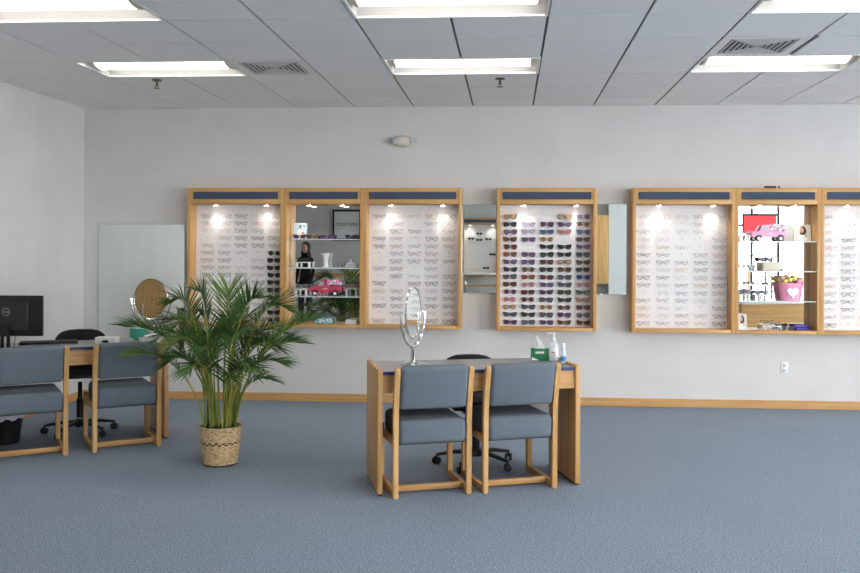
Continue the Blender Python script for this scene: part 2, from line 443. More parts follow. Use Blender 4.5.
def frame_mesh(style, thick):
    k = (style, thick)
    if k in frame_cache: return frame_cache[k]
    b = MB(); out = STY[style]
    r = {'wire': .0009, 'mid': .0014, 'bold': .0028}[thick]; sg = 4 if thick == 'wire' else 5
    for s in (-1, 1):
        b.tube([(s * (CX + x), .0006 * 0 + abs(x) * .08, z) for x, z in out], r, sg, closed=True)
        hx = s * (CX + .029); hz = .011
        b.box(hx - .004, hx + .004, -.002, .008, hz - .0035, hz + .0035)
        # folded temple crossing behind the lenses
        b.tube([(hx, .006, hz), (hx * .97, .012, hz - .001), (hx * .2, .016 + .003 * s, hz - .014), (-hx * .45, .018 + .003 * s, hz - .024), (-hx * .75, .018 + .003 * s, hz - .036)], max(r * .9, .0012), sg)
    b.tube([(-.011, 0, .008), (-.005, -.002, .0115), (.005, -.002, .0115), (.011, 0, .008)], r * 1.2, sg)
    for s in (-1, 1):
        b.ball((s * .009, .004, -.003), .0028, u=6, v=4, sc=(.6, .6, 1.3))
    me = b.mesh('frame', M['black']); frame_cache[k] = me
    return me
def lens_mesh(style, s):
    k = (style, s)
    if k in lens_cache: return lens_cache[k]
    b = MB(); b.prism([(s * (CX + x) , z) for x, z in STY[style]], .0004, .0016, 'y')
    me = b.mesh('lens', M['black'], smooth=False); lens_cache[k] = me
    return me
def matlink(o, m):
    o.material_slots[0].link = 'OBJECT'; o.material_slots[0].material = m
FR = {n: plain('frame ' + n, c, .35, mt) for n, c, mt in (
    ('black', (.02, .02, .022), 0), ('silver', (.55, .55, .57), .8), ('grey', (.20, .20, .215), .3), ('brown', (.12, .055, .03), 0), ('gold', (.60, .42, .20), .8),
    ('rose', (.50, .20, .22), .2), ('clear', (.66, .64, .64), 0), ('purple', (.16, .09, .20), 0), ('blue', (.10, .14, .26), .1), ('tortoise', (.16, .085, .04), 0), ('pink', (.62, .30, .36), 0), ('white', (.7, .7, .7), 0))}
LN = {n: plain('lens ' + n, c, .12, alpha=a) for n, c, a in (
    ('tan', (.52, .33, .20), .75), ('smoke', (.035, .04, .045), .93), ('grey', (.10, .11, .13), .88), ('lilac', (.42, .36, .55), .55), ('violet', (.13, .09, .17), .85), ('plum', (.09, .05, .08), .9),
    ('brown', (.11, .06, .04), .9), ('red-brown', (.24, .07, .045), .85), ('amber', (.32, .15, .03), .9), ('blue', (.09, .13, .22), .82), ('deep blue', (.02, .04, .17), .92), ('olive', (.07, .07, .03), .9),
    ('green', (.03, .06, .035), .92), ('pink', (.50, .22, .27), .6), ('maroon', (.11, .03, .04), .9), ('clear', (.9, .9, .92), .06))}
SUNC = [  # five columns of fifteen
    ['tan', 'smoke', 'violet', 'brown', 'maroon', 'red-brown', 'violet', 'smoke', 'grey', 'brown', 'plum', 'pink', 'tan', 'grey', 'plum'],
    [None, 'lilac', 'lilac', 'violet', None, 'violet', 'violet', 'brown', 'red-brown', 'pink', 'maroon', 'maroon', 'grey', 'green', 'grey'],
    [None, 'plum', 'blue', 'amber', 'smoke', 'green', 'brown', 'smoke', 'maroon', 'violet', 'plum', 'grey', 'amber', 'grey', 'plum'],
    ['tan', 'violet', 'pink', None, 'smoke', 'smoke', 'tan', 'brown', 'grey', 'grey', 'olive', 'smoke', 'brown', 'plum', 'brown'],
    ['violet', 'brown', 'blue', 'plum', 'violet', 'smoke', 'brown', 'smoke', 'deep blue', 'pink', 'olive', 'tan', 'maroon', 'grey', 'maroon']]
ROW = ['top', 'second', 'third', 'fourth', 'fifth', 'sixth', 'seventh', 'eighth', 'ninth', 'tenth', 'eleventh', 'twelfth', 'thirteenth', 'fourteenth', 'bottom']
COLN = ['first', 'second', 'third', 'fourth', 'fifth']
rng = random.Random(3)
def glasses(name, label, group, loc, style, thick, fmat, lmat, rot=(0, 0, 0), scale=1.):
    t = thing(name, label, 'sunglasses' if name == 'sunglasses' else 'eyeglasses', loc, 0, group)
    t.rotation_euler = rot; t.scale = (scale,) * 3
    o = link('frame', frame_mesh(style, thick), t); matlink(o, fmat)
    for s in (-1, 1):
        l = link('lens', lens_mesh(style, s), t); matlink(l, lmat)
    return t

# ------------------------------------------------------------------ display cases
ZB = .777; HC = 1.416; DC = .21; SP = .034
peg_me = MB().tube([(0, 0, 0), (0, -.038, 0)], .0025, 6).lathe([(0, 0), (.004, 0), (.004, .004), (0, .004)], (0, 0, 0), 8, xf=Matrix.Translation((0, -.038, 0)) @ Matrix.Rotation(R(90), 4, 'X')).mesh('display_peg', plain('peg grey', (.10, .10, .11), .5))
def case(label, x0, x1, kind, yf=YB, face=1, group='oak wall display cases', z=ZB, spots=True, energy=2.2):
    w = x1 - x0; HC = 2.193 - z if face == 1 else 1.41
    t = thing('display_case', label, 'display case', (x0 if face == 1 else x1, yf, z), 0 if face == 1 else PI, group)
    for a in (0, w - SP): MB().box(a, a + SP, -DC, 0, 0, HC, bev=.005).build('side_panel', OAKZ, t)
    MB().box(SP, w - SP, -DC + .006, 0, 0, .034, bev=.004).build('bottom_rail', OAKX, t)
    MB().box(SP, w - SP, -DC + .03, 0, HC - .02, HC - .004).build('top_panel', OAKX, t)
    v = MB(); za, zb = HC - .163, HC - .002; y0, y1 = -DC + .004, -DC + .028
    v.box(SP, w - SP, y0, y1, zb - .036, zb, bev=.003).box(SP, w - SP, y0, y1, za, za + .046, bev=.003)
    v.box(SP, SP + .022, y0, y1, za + .046, zb - .036).box(w - SP - .022, w - SP, y0, y1, za + .046, zb - .036)
    v.box(SP, w - SP, -DC - .004, y0, za + .038, za + .048, bev=.002).box(SP, w - SP, -DC - .004, y0, zb - .04, zb - .03, bev=.002)
    vo = v.build('valance', OAKX, t)
    MB().box(SP + .022, w - SP - .022, y0 + .008, y0 + .018, za + .044, zb - .034).build('fabric_strip', M['navy'], vo, smooth=False)
    # light shelf behind the valance with two puck lamps
    MB().box(SP, w - SP, y1, 0, za + .004, za + .02).build('light_shelf', OAKX, t, smooth=False)
    if kind == 'shelves':
        MB().box(SP, w - SP, -.012, 0, .034, za).build('mirror_back', M['mirror2'], t, smooth=False)
    else:
        MB().box(SP, w - SP, -.03, 0, .034, za).build('back_panel', M['board'], t, smooth=False)
    if spots:
        for fx in ((.27, .80) if kind != 'shelves' else (.3, .72)):
            p = MB().lathe([(0, 0), (.034, 0), (.034, -.012), (.028, -.018), (0, -.018)], (w * fx, -.125, za + .004), 20).build('puck_light', M['chrome'], t)
            MB().lathe([(0, 0), (.024, 0), (.024, -.003), (0, -.003)], (w * fx, -.125, za - .014), 16).build('lamp_lens', M['puck'], p)
            ld = bpy.data.lights.new('puck_beam', 'SPOT'); ld.energy = energy; ld.spot_size = R(120); ld.spot_blend = 1.; ld.color = (1, .93, .84); ld.shadow_soft_size = .012
            lo = bpy.data.objects.new('puck_beam', ld); COL.objects.link(lo); lo.parent = p
            lo.location = (w * fx, -.125, za - .022); lo.rotation_euler = (R(4), 0, 0)
    return t
C1 = case('oak glasses case behind the potted palm, one column of black sunglasses', -3.276, -2.281, 'board')
C2 = case('oak case with mirror back and glass shelves holding a rose red toy truck', -2.281, -1.466, 'shelves', energy=2.5)
C3 = case('oak eyeglasses case behind the chrome oval mirror', -1.466, -.472, 'board')
CS = case('oak case full of coloured sunglasses hung apart from the others', -.124, .868, 'board', z=.768)
R1 = case('oak eyeglasses case between the sunglasses case and the pink bucket shelves', 1.215, 2.213, 'board', z=.764)
R2 = case('oak case with mirror back and glass shelves holding pink bucket', 2.213, 3.03, 'shelves', z=.762, energy=2.5)
R3 = case('oak eyeglasses case past the pink bucket shelves, at the end of row', 3.03, 4.03, 'board', z=.760)

PY = YB - .03           # panel face
def rowz(i): return 1.924 - i * .0762
def fill(caseobj, x0, cols, kind, phrase, missing, group):
    lx = caseobj.location
    panel = [c for c in caseobj.children if c.name.startswith('back_panel')][0]
    for ci, x in enumerate(cols):
        for ri in range(15):
            z = rowz(ri)
            p = link('display_peg', peg_me, panel, (x - lx.x, PY - lx.y, z - lx.z))
            if (ci, ri) in missing: continue
            loc = (x + rng.uniform(-.004, .004), PY - .030, z - .012 + rng.uniform(-.002, .002))
            tilt = (0, rng.uniform(-.04, .04), rng.uniform(-.05, .05))
            where = ROW[ri] + ' row, ' + COLN[ci] + ' column, ' + phrase
            k = kind(ci, ri)
            if k[0] == 'sun':
                col = k[1]
                st = rng.choice(['square', 'cat', 'round', 'aviator', 'square', 'cat'])
                if col in ('lilac', 'pink', 'amber'): st = rng.choice(['round', 'cat'])
                fc = {'tan': 'tortoise', 'lilac': 'purple', 'violet': 'purple', 'pink': 'rose', 'blue': 'blue', 'deep blue': 'blue', 'brown': 'brown', 'red-brown': 'tortoise', 'amber': 'brown', 'maroon': 'brown', 'plum': 'purple'}.get(col, 'black')
                glasses('sunglasses', '%s lens sunglasses, %s' % (col, where), group, loc, st, 'bold' if col not in ('lilac', 'amber') else 'mid', FR[fc], LN[col], tilt, 1.07)
            else:
                fc, th = k[1], k[2]
                st = rng.choice(['square', 'slim', 'slim', 'round', 'square', 'cat'])
                glasses('eyeglasses', '%s frame eyeglasses, %s' % (fc, where), group, loc, st, th, FR[fc], LN['clear'], tilt, 1.)
cc = lambda us: us
def pick(dark):
    def f(ci, ri):
        if rng.random() < dark: return ('eye', rng.choice(['black', 'black', 'grey', 'brown']), rng.choice(['mid', 'mid', 'wire']))
        return ('eye', rng.choice(['silver', 'grey', 'clear', 'gold', 'rose', 'silver', 'white', 'grey', 'blue']), rng.choice(['wire', 'mid', 'wire']))
    return f
def k1(ci, ri):
    if ci == 4 and ri > 4: return ('sun', 'smoke')
    return pick(.30)(ci, ri)
fill(C1, 0, [-3.115, -2.936, -2.762, -2.586, -2.414], k1, 'case behind the palm', {(2, 6), (3, 5), (2, 13), (0, 3)}, 'glasses in the case behind the palm')
fill(C3, 0, [-1.325, -1.147, -.962, -.789, -.610], pick(.50), 'case behind chrome oval mirror', {(0, 1), (2, 1), (0, 5), (0, 6), (4, 5), (4, 7), (0, 8), (2, 7), (1, 9), (0, 13)}, 'eyeglasses in the case behind the chrome mirror')
fill(CS, 0, [.011, .194, .379, .561, .745], lambda ci, ri: ('sun', SUNC[ci][ri]), 'separate sunglasses case', {(c, r) for c in range(5) for r in range(15) if SUNC[c][r] is None}, 'sunglasses in the sunglasses case')
fill(R1, 0, [1.345, 1.538, 1.723, 1.908, 2.092], pick(.22), 'case between sunglasses and pink bucket', {(2, 1), (2, 3), (3, 3), (3, 4), (3, 12), (0, 10), (2, 5)}, 'eyeglasses in the case before the pink bucket shelves')
fill(R3, 0, [3.165, 3.345, 3.53], pick(.30), 'case past the pink bucket', {(1, 14), (2, 4), (0, 7)}, 'eyeglasses in the end case')

# ------------------------------------------------------------------ glass shelves and what stands on them
ZS2 = [1.677, 1.385, 1.095]; ZS3 = [1.671, 1.379, 1.085]
for C, zs, xa, xb in ((C2, ZS2, -2.247, -1.5), (C3, [], 0, 0), (R2, ZS3, 2.247, 2.996)):
    for z in zs:
        s = MB().box(xa - C.location.x, xb - C.location.x, -.185, -.014, z - C.location.z - .009, z - C.location.z, 0).build('glass_shelf', M['glassshelf'], C, smooth=False)
        MB().box(xa - C.location.x, xb - C.location.x, -.1875, -.185, z - C.location.z - .009, z - C.location.z).build('polished_edge', M['shelfedge'], s, smooth=False)
FLOORZ = ZB + .034; FLOORR = .762 + .034
def sit(name, label, group, x, y, z, style, fmat, lmat, thick='bold', rz=0):
    return glasses(name, label, group, (x, y, z + .024), style, thick, fmat, lmat, (0, 0, rz))
def riser(label, x, y, z, w, h, m='white'):
    t = thing('display_riser', label, 'riser', (x, y, z))
    MB().box(-w / 2, w / 2, -.035, .035, h - .008, h, bev=.002).build('platform', M[m], t)
    for s in (-1, 1): MB().box(s * (w / 2 - .012) - .008, s * (w / 2 - .012) + .008, -.025, .025, 0, h - .008).build('leg', M[m], t, smooth=False)
    return t
def heart(r, cx=0, cz=0, n=24):
    o = []
    for i in range(n):
        a = 2 * PI * i / n
        o.append((cx + r * 16 * math.sin(a) ** 3 / 17, cz + r * (13 * math.cos(a) - 5 * math.cos(2 * a) - 2 * math.cos(3 * a) - math.cos(4 * a)) / 17))
    return o
def toy_truck(label, x, y, z, body, L, face, flowers, flip=1):
    t = thing('toy_truck', label, 'toy truck', (x, y, z)); H = L * .48
    f = lambda pts: [(flip * (a - .5) * L, b * L) for a, b in pts]
    side = f([(.0, .12), (.0, .22), (.03, .27), (.22, .30), (.27, .31), (.34, .46), (.38, .48), (.52, .48), (.54, .30), (1.0, .30), (1.0, .12), (.93, .12), (.91, .17), (.86, .20), (.80, .20), (.75, .17), (.73, .12), (.30, .12), (.28, .17), (.23, .20), (.17, .20), (.12, .17), (.10, .12)])
    b = MB().prism(side, -.03, .03, 'y', bev=.002).build('truck_body', M[body], t)
    wn = f([(.31, .32), (.36, .44), (.47, .44), (.47, .32)])
    MB().prism(wn, -.0315, .0315, 'y').build('cab_window', plain('toy window', (.35, .45, .45), .2), b, smooth=False)
    for wx in (.2, .83):
        for s in (-1, 1):
            c = Matrix.Translation((flip * (wx - .5) * L, s * .028, .082 * L)) @ Matrix.Rotation(R(90), 4, 'X')
            w = MB().lathe([(0, -.007), (.082 * L, -.007), (.082 * L, .007), (0, .007)], seg=24, xf=c).build('wheel', M['black'], t)
            MB().lathe([(0, -.0082), (.05 * L, -.0082), (.05 * L, .0082), (0, .0082)], seg=20, xf=c).build('hubcap', M['white'], w)
    lg = MB()
    for i, (a, w_) in enumerate(((.50, .16), (.46, .2))):
        pass
    lg.box(flip * .02 * L - .0 - .02 * 1, flip * .02 * L + .024, -.0318, -.031, .235 * L, .245 * L).box(flip * .02 * L - .026, flip * .02 * L + .03, -.0318, -.031, .21 * L, .222 * L)
    lg.build('lettering_strokes', M['white'], b, smooth=False)
    r2 = random.Random(len(label))
    for i in range(9):
        a = .6 + .38 * (i % 5) / 4; zz = .36 + .07 * (i // 5) + r2.uniform(0, .04)
        m = M[flowers[i % len(flowers)]]
        p = (flip * (a - .5) * L, r2.uniform(-.004, .006), zz * L)
        MB().ball(p, .055 * L, sc=(1, .6, 1), u=8, v=6).ball((p[0] + .02 * L, p[1] - .006, p[2] + .02 * L), .03 * L, u=6, v=4).build('flower', m, t)
    return t
def card(label, name, x, y, z, w, h, draw, rz=0, tilt=R(8)):
    t = thing(name, label, 'picture card', (x, y, z)); t.rotation_euler = (-tilt, 0, rz)
    c = MB().box(-w / 2, w / 2, 0, .008, 0, h).build('card_panel', M['white'], t, smooth=False)
    draw(c, w, h)
    return t
def patch(parent, name, pts, m, off=.0006):
    MB().prism(pts, -off, 0, 'y').build(name, M[m] if isinstance(m, str) else m, parent, smooth=False)
def ell(cx, cz, rx, rz, n=16): return [(cx + rx * math.cos(2 * PI * i / n), cz + rz * math.sin(2 * PI * i / n)) for i in range(n)]
def rc(x0, x1, z0, z1): return [(x0, z0), (x1, z0), (x1, z1), (x0, z1)]
def draw_man(c, w, h):
    patch(c, 'print', rc(-w * .46, w * .46, h * .04, h * .96), 'greencard', .0004)
    patch(c, 'print', ell(0, h * .42, w * .27, h * .2), 'paper', .0008)
    patch(c, 'print', rc(-w * .15, w * .15, h * .08, h * .26), 'yellow', .001)
    patch(c, 'print', ell(0, h * .72, w * .11, h * .11), 'skin', .001)
    patch(c, 'print', ell(0, h * .81, w * .11, h * .05), 'hair', .0012)
    patch(c, 'print', ell(w * .22, h * .36, w * .08, h * .07), 'red', .0012)
    patch(c, 'print', rc(w * .22, w * .4, h * .78, h * .83), 'jeans', .0008)
def draw_woman(c, w, h):
    patch(c, 'print', rc(-w * .48, w * .48, h * .02, h * .98), plain('beige print', (.62, .60, .55), .5), .0004)
    patch(c, 'print', ell(w * .05, h * .62, w * .2, h * .3), 'hair', .0006)
    patch(c, 'print', ell(-w * .02, h * .68, w * .12, h * .17), 'skin', .0008)
    patch(c, 'print', ell(0, h * .2, w * .3, h * .2), 'paper', .0008)
    patch(c, 'print', ell(w * .2, h * .35, w * .06, h * .16), 'skin', .001)
YS = YB - .10
# --- mirrored case by the palm
card('small blue picture card of a man in white, on the top glass shelf', 'picture_card', -2.145, YB - .06, ZS2[0] + .001, .125, .165, draw_man)
g2 = 'glasses on the shelves with the rose red truck'
sit('sunglasses', 'dark sunglasses in front of the blue picture card on the top shelf', g2, -2.13, YB - .14, ZS2[0], 'cat', FR['purple'], LN['plum'])
sit('sunglasses', 'brown lens sunglasses beside the blue picture card on the top shelf', g2, -2.005, YB - .12, ZS2[0], 'cat', FR['tortoise'], LN['brown'], rz=.2)
sit('sunglasses', 'dark purple sunglasses midway along the top shelf above white vase', g2, -1.855, YB - .12, ZS2[0], 'square', FR['purple'], LN['violet'])
sit('sunglasses', 'black sunglasses at the far end of the top shelf, above crystal stand', g2, -1.60, YB - .12, ZS2[0], 'square', FR['black'], LN['smoke'])
riser('white display riser beside the white vase, black glasses on it', -2.10, YS, ZS2[1], .15, .055)
sit('sunglasses', 'black sunglasses on the white riser beside the white vase', g2, -2.10, YS, ZS2[1] + .057, 'slim', FR['black'], LN['smoke'])
tag(MB().lathe([(0, 0), (.036, 0), (.038, .008), (.026, .02), (.024, .09), (.03, .11), (.045, .135), (.046, .145), (.03, .147), (0, .147)], seg=24).build('vase', M['white'], None, (-1.868, YS, ZS2[1])), 'white pedestal vase standing on the middle glass shelf', 'vase')
tag(MB().box(-.055, .055, -.03, .03, 0, .03, bev=.006).box(-.045, .045, -.025, .025, .03, .055, bev=.01).lathe([(0, 0), (.02, 0), (.016, .03), (0, .03)], (0, 0, .055), 12).build('glass_stand', M['clearplastic'], None, (-1.61, YS, ZS2[1])), 'clear stepped acrylic stand on the middle shelf above the palm reflection', 'stand')
riser('white display riser beside the rose red toy truck', -2.12, YS, ZS2[2], .13, .07)
sit('eyeglasses', 'white frame glasses on the riser beside the rose red truck', g2, -2.12, YS, ZS2[2] + .072, 'slim', FR['white'], LN['grey'], 'mid')
toy_truck('rose red toy pickup truck full of pale flowers on the lowest glass shelf', -1.873, YS, ZS2[2] + .001, 'pinkred', .33, 1, ['pink', 'white', 'hotpink'])
sit('sunglasses', 'small pink sunglasses lying in front of the rose red truck', g2, -1.89, YB - .155, ZS2[2] - .004, 'round', FR['pink'], LN['pink'])
riser('clear display riser at the end of the rose truck shelf', -1.60, YS, ZS2[2], .12, .08, 'clearplastic')
sit('eyeglasses', 'rose frame eyeglasses on the clear riser past the rose truck', g2, -1.60, YS, ZS2[2] + .082, 'slim', FR['rose'], LN['clear'], 'mid')
tag(MB().box(-.085, .085, -.04, .04, 0, .055, bev=.015).build('patterned_pouch', M['tealp'], None, (-1.88, YS, FLOORZ)), 'teal and white patterned glasses pouch at the case bottom', 'pouch')
tag(MB().box(-.06, .06, -.03, .03, 0, .02, bev=.003).box(-.055, .055, -.028, .028, .02, .045, bev=.003).build('white_box', M['white'], None, (-1.60, YS, FLOORZ)), 'white stacked gift box at the bottom under the clear riser', 'box')
# --- mirrored case with the pink bucket
g3 = 'glasses on the shelves with the pink bucket'
riser('white display riser beside the light pink toy truck', 2.325, YS, ZS3[0], .11, .06)
sit('eyeglasses', 'rose frame eyeglasses on riser beside light pink truck', g3, 2.325, YS, ZS3[0] + .062, 'round', FR['rose'], LN['clear'], 'mid')
toy_truck('light pink toy pickup truck full of flowers on the top glass shelf', 2.56, YS, ZS3[0] + .001, 'pink', .335, 1, ['white', 'white', 'pink'])
card('photo card of a woman beside the light pink truck on top shelf', 'photo_card', 2.90, YB - .07, ZS3[0] + .001, .165, .165, draw_woman)
tag(MB().box(-.045, .045, 0, .012, 0, .165).build('blank_card', plain('pale grey green card', (.50, .52, .44), .6), None, (2.765, YB - .065, ZS3[0]), smooth=False), 'plain pale card between the light pink truck and photo card', 'card')
riser('clear display riser on the shelf below the pink truck hood', 2.36, YS, ZS3[1], .15, .06, 'clearplastic')
sit('eyeglasses', 'grey frame eyeglasses on the clear riser below the pink truck', g3, 2.36, YS, ZS3[1] + .062, 'square', FR['grey'], LN['clear'], 'mid')
tag(MB().box(-.085, .085, -.035, .035, 0, .085, bev=.004).build('display_block', plain('ivory block', (.72, .68, .55), .5), None, (2.587, YS, ZS3[1])), 'ivory display block with dark sunglasses on the middle shelf', 'block')
sit('sunglasses', 'black sunglasses on the ivory display block', g3, 2.54, YS - .005, ZS3[1] + .087, 'cat', FR['black'], LN['smoke'])
riser('clear display riser at the photo card end of middle shelf', 2.80, YS, ZS3[1], .13, .06, 'clearplastic')
sit('eyeglasses', 'purple frame eyeglasses on the clear riser under the photo card', g3, 2.80, YS, ZS3[1] + .062, 'slim', FR['purple'], LN['clear'], 'mid')
riser('white display riser at the end of the pink bucket shelf', 2.325, YS, ZS3[2], .11, .06)
sit('sunglasses', 'dark blue sunglasses on white riser along from the pink bucket', g3, 2.325, YS, ZS3[2] + .062, 'square', FR['blue'], LN['grey'])
riser('white display riser beside the pink bucket', 2.50, YS, ZS3[2], .08, .05)
sit('eyeglasses', 'grey frame eyeglasses on the white riser beside the pink bucket', g3, 2.50, YS, ZS3[2] + .052, 'slim', FR['grey'], LN['grey'], 'mid')
t = thing('pink_bucket', 'pink bucket with silver heart and yellow flowers on the lowest shelf', 'bucket', (2.775, YB - .105, ZS3[2] + .001))
MB().lathe([(0, 0), (.095, 0), (.122, .17), (.127, .176), (.118, .176), (.09, .01), (0, .01)], seg=32, sy=.62).build('bucket', M['hotpink'], t)
MB().prism(heart(.058, .0, .085), -.078, -.066, 'y', bev=.001).build('heart_patch', plain('silver glitter', (.65, .65, .68), .3, .4), t)
MB().tube([(.075 * math.cos(a), -.03, .15 + .05 * math.sin(a)) for a in [PI * i / 12 for i in range(13)]], .003, 6).build('handle', M['pink'], t)
for i in range(14):
    a = 2 * PI * i / 14
    p = (.10 * math.cos(a), .05 * math.sin(a), .19 + .016 * ((i * 7) % 3))
    MB().ball(p, .024, u=8, v=6).ball((p[0] + .012, p[1] - .006, p[2] + .01), .014, u=6, v=4).build('flower', M['yellow'] if i % 4 else M['pink'], t)
card('small photo card of a woman at the bottom corner under the pink bucket', 'photo_card', 2.30, YB - .13, FLOORR + .001, .10, .155, draw_woman)
riser('clear display riser at case bottom beneath the pink bucket', 2.60, YS - .02, FLOORR, .17, .04, 'clearplastic')
sit('eyeglasses', 'black frame eyeglasses on the clear riser at the case bottom', g3, 2.60, YS - .02, FLOORR + .042, 'slim', FR['black'], LN['clear'], 'mid')
sit('sunglasses', 'dark sunglasses lying beside the purple glasses case', g3, 2.74, YS - .03, FLOORR, 'cat', FR['black'], LN['grey'])
t = thing('glasses_case', 'purple hard glasses case lying at the bottom of the case', 'glasses case', (2.89, YS, FLOORR), .15)
MB().box(-.075, .075, -.03, .03, 0, .025, bev=.012, seg=3).build('case_shell', M['purple'], t); MB().box(-.075, .075, -.03, .03, .026, .052, bev=.012, seg=3).build('case_lid', M['purple'], t)
# dark sunglasses left on top of the case
tag(MB().box(-.055, .055, -.025, .025, 0, .022, bev=.008).box(.075, .095, -.01, .01, 0, .02, bev=.004).build('clip_on_case', M['black'], None, (2.555, YB - .17, 2.190)), 'small black item lying on top of the case with the pink bucket', 'small case')

# ------------------------------------------------------------------ wall mirrors
def wall_mirror(label, x0, x1, z0, z1, name='wall_mirror', rz=0, group=None):
    t = thing(name, label, 'mirror', ((x0 + x1) / 2, YB - .002, z0), rz, group); w = (x1 - x0) / 2; h = z1 - z0
    MB().box(-w + .004, w - .004, -.008, -.002, .004, h - .004).build('mirror_glass', M['mirror'], t, smooth=False)
    e = MB(); e.box(-w, -w + .004, -.008, 0, 0, h).box(w - .004, w, -.008, 0, 0, h).box(-w + .004, w - .004, -.008, 0, 0, .004).box(-w + .004, w - .004, -.008, 0, h - .004, h)
    e.build('glass_edge', M['mirroredge'], t, smooth=False)
    for cx in (-.62, .62):
        for cz in (0, h): MB().box(cx * w - .008, cx * w + .008, -.013, 0, cz - .008, cz + .008, bev=.002).build('clip', M['chrome'], t)
    return t
wall_mirror('tall frameless mirror on the wall behind the computer desk', -4.30, -3.373, .52, 1.828)
wall_mirror('narrow frameless mirror beside the case behind the chrome oval mirror', -.462, -.128, 1.132, 2.04, group='narrow mirrors beside the sunglasses case')
wall_mirror('narrow frameless mirror between the sunglasses case and next eyeglasses case', .868, 1.187, 1.125, 2.045, group='narrow mirrors beside the sunglasses case')

# ------------------------------------------------------------------ desks
def desk(label, p, rz, L=1.37, D=.56, H=.805):
    t = thing('desk', label, 'desk', (p[0], p[1], 0), rz, 'oak dispensing desks')
    for a in (0, L - .034):
        s = MB().box(a, a + .034, 0, D, .012, H, bev=.004).build('side_panel', OAKZ, t)
        MB().box(a + .004, a + .03, .01, D - .01, 0, .012).build('plinth', M['darkfoot'], s, smooth=False)
    s = MB().box(.034, L - .034, .014, D - .01, H - .032, H - .012, 0).build('desktop', M['desktop'], t, smooth=False)
    MB().box(.034, L - .034, .008, .014, H - .034, H - .012).box(.034, L - .034, D - .01, D - .005, H - .034, H - .012).build('edge_band', M['deskedge'], s, smooth=False)
    MB().box(.034, L - .034, .02, .04, H - .155, H - .032).build('front_apron', OAKX, t, smooth=False)
    MB().box(.034, L - .034, D - .05, D - .03, H - .155, H - .032).build('rear_apron', OAKX, t, smooth=False)
    return t
DA = R(16.2)
D1P = Vector((-.832, 5.67)); D1 = desk('oak desk with grey top standing alone in the middle of the carpet', D1P, DA)
DB = R(34)
d2 = Vector((math.cos(DB), math.sin(DB))); n2 = Vector((-d2.y, d2.x))
D2P = Vector((-2.81, 7.25)) - d2 * 1.37
D2 = desk('oak desk beside the palm with computer monitor and papers on it', D2P, DB)
ZD = .805 - .012
def on1(u, v): q = D1P + Vector((math.cos(DA), math.sin(DA))) * u + Vector((-math.sin(DA), math.cos(DA))) * v; return (q.x, q.y, ZD)
def on2(u, v): q = D2P + d2 * u + n2 * v; return (q.x, q.y, ZD)

# ------------------------------------------------------------------ guest chairs
def guest_chair():
    t = thing('guest_chair', 'x', 'chair', (0, 0, 0), 0, 'oak guest chairs with slate blue upholstery')
    W = .258; P = .034; HB = .835
    for s in (-1, 1):
        xa, xb = (s * W, s * (W - P)) if s < 0 else (W - P, W)
        prof = [(-.25, 0), (-.21, 0), (-.21, .30), (-.212, .50), (-.222, .62), (-.242, .73), (-.262, .80), (-.275, HB - .015), (-.288, HB), (-.303, HB - .006), (-.308, HB - .025), (-.298, .78), (-.272, .66), (-.255, .55), (-.25, .45)]
        MB().prism(prof, xa, xb, 'x', bev=.005).build('rear_post', OAKZ, t)
        MB().box(xa, xb, .21, .25, .0, .40, bev=.005).build('front_leg', OAKZ, t)
        MB().box(xa + .002, xb - .002, -.212, .212, .002, .045, bev=.004).build('bottom_rail', OAKY, t)
        MB().box(xa + .002, xb - .002, -.212, .212, .325, .365, bev=.004).build('seat_rail', OAKY, t)
    MB().box(-W + P, W - P, -.13, -.095, .012, .05, bev=.004).build('stretcher', OAKX, t)
    # seat cushion
    b = MB(); b.box(-W + P + .001, W - P - .001, -.255, .235, .338, .492, bev=.032, seg=4)
    for v in b.bm.verts:
        if v.co.z > .46: v.co.z += .018 * (1 - (v.co.x / .22) ** 2) * (1 - (v.co.y / .26) ** 2)
    sc = b.build('seat', M['fabric'], t, ang=80)
    MB().box(-W + P + .002, W - P - .002, -.19, .215, .326, .340).build('seat_base', M['black'], sc, smooth=False)
    # back cushion
    b = MB(); b.box(-W + P + .001, W - P - .001, -.035, .035, -.145, .142, bev=.03, seg=4)
    for v in b.bm.verts:
        f = 1 - (v.co.x / .22) ** 2
        v.co.y += -.012 * f
    bmesh.ops.transform(b.bm, matrix=Matrix.Translation((0, -.258, .705)) @ Matrix.Rotation(R(13), 4, 'X'), verts=b.bm.verts)
    b.build('backrest', M['fabric'], t, ang=80)
    return t
ch0 = guest_chair()
def place_chair(o, corner, ang, label):
    # corner = outer rear corner of the post on the chair's -x side
    o.location = (corner[0] + .258 * math.cos(ang) - .25 * math.sin(ang) * 1, corner[1] + .258 * math.sin(ang) + .25 * math.cos(ang), 0)
    o.rotation_euler = (0, 0, ang); o['label'] = label
A1, A2, A3 = R(19), R(20), DB
place_chair(ch0, (-.722, 5.614), A1, 'slate blue oak chair at the middle desk, in front of the chrome mirror')
place_chair(copy_tree(ch0), (-.158, 5.788), A2, 'slate blue oak chair at the middle desk, near the green tissue box')
pR = Vector((-2.760, 6.975)) - d2 * .516
place_chair(copy_tree(ch0), pR, A3, 'slate blue oak chair at the computer desk, beside the palm')
pL = Vector((-3.335, 6.596)) - d2 * .516
place_chair(copy_tree(ch0), pL, A3, 'slate blue oak chair in front of the monitor, cut off by the edge')

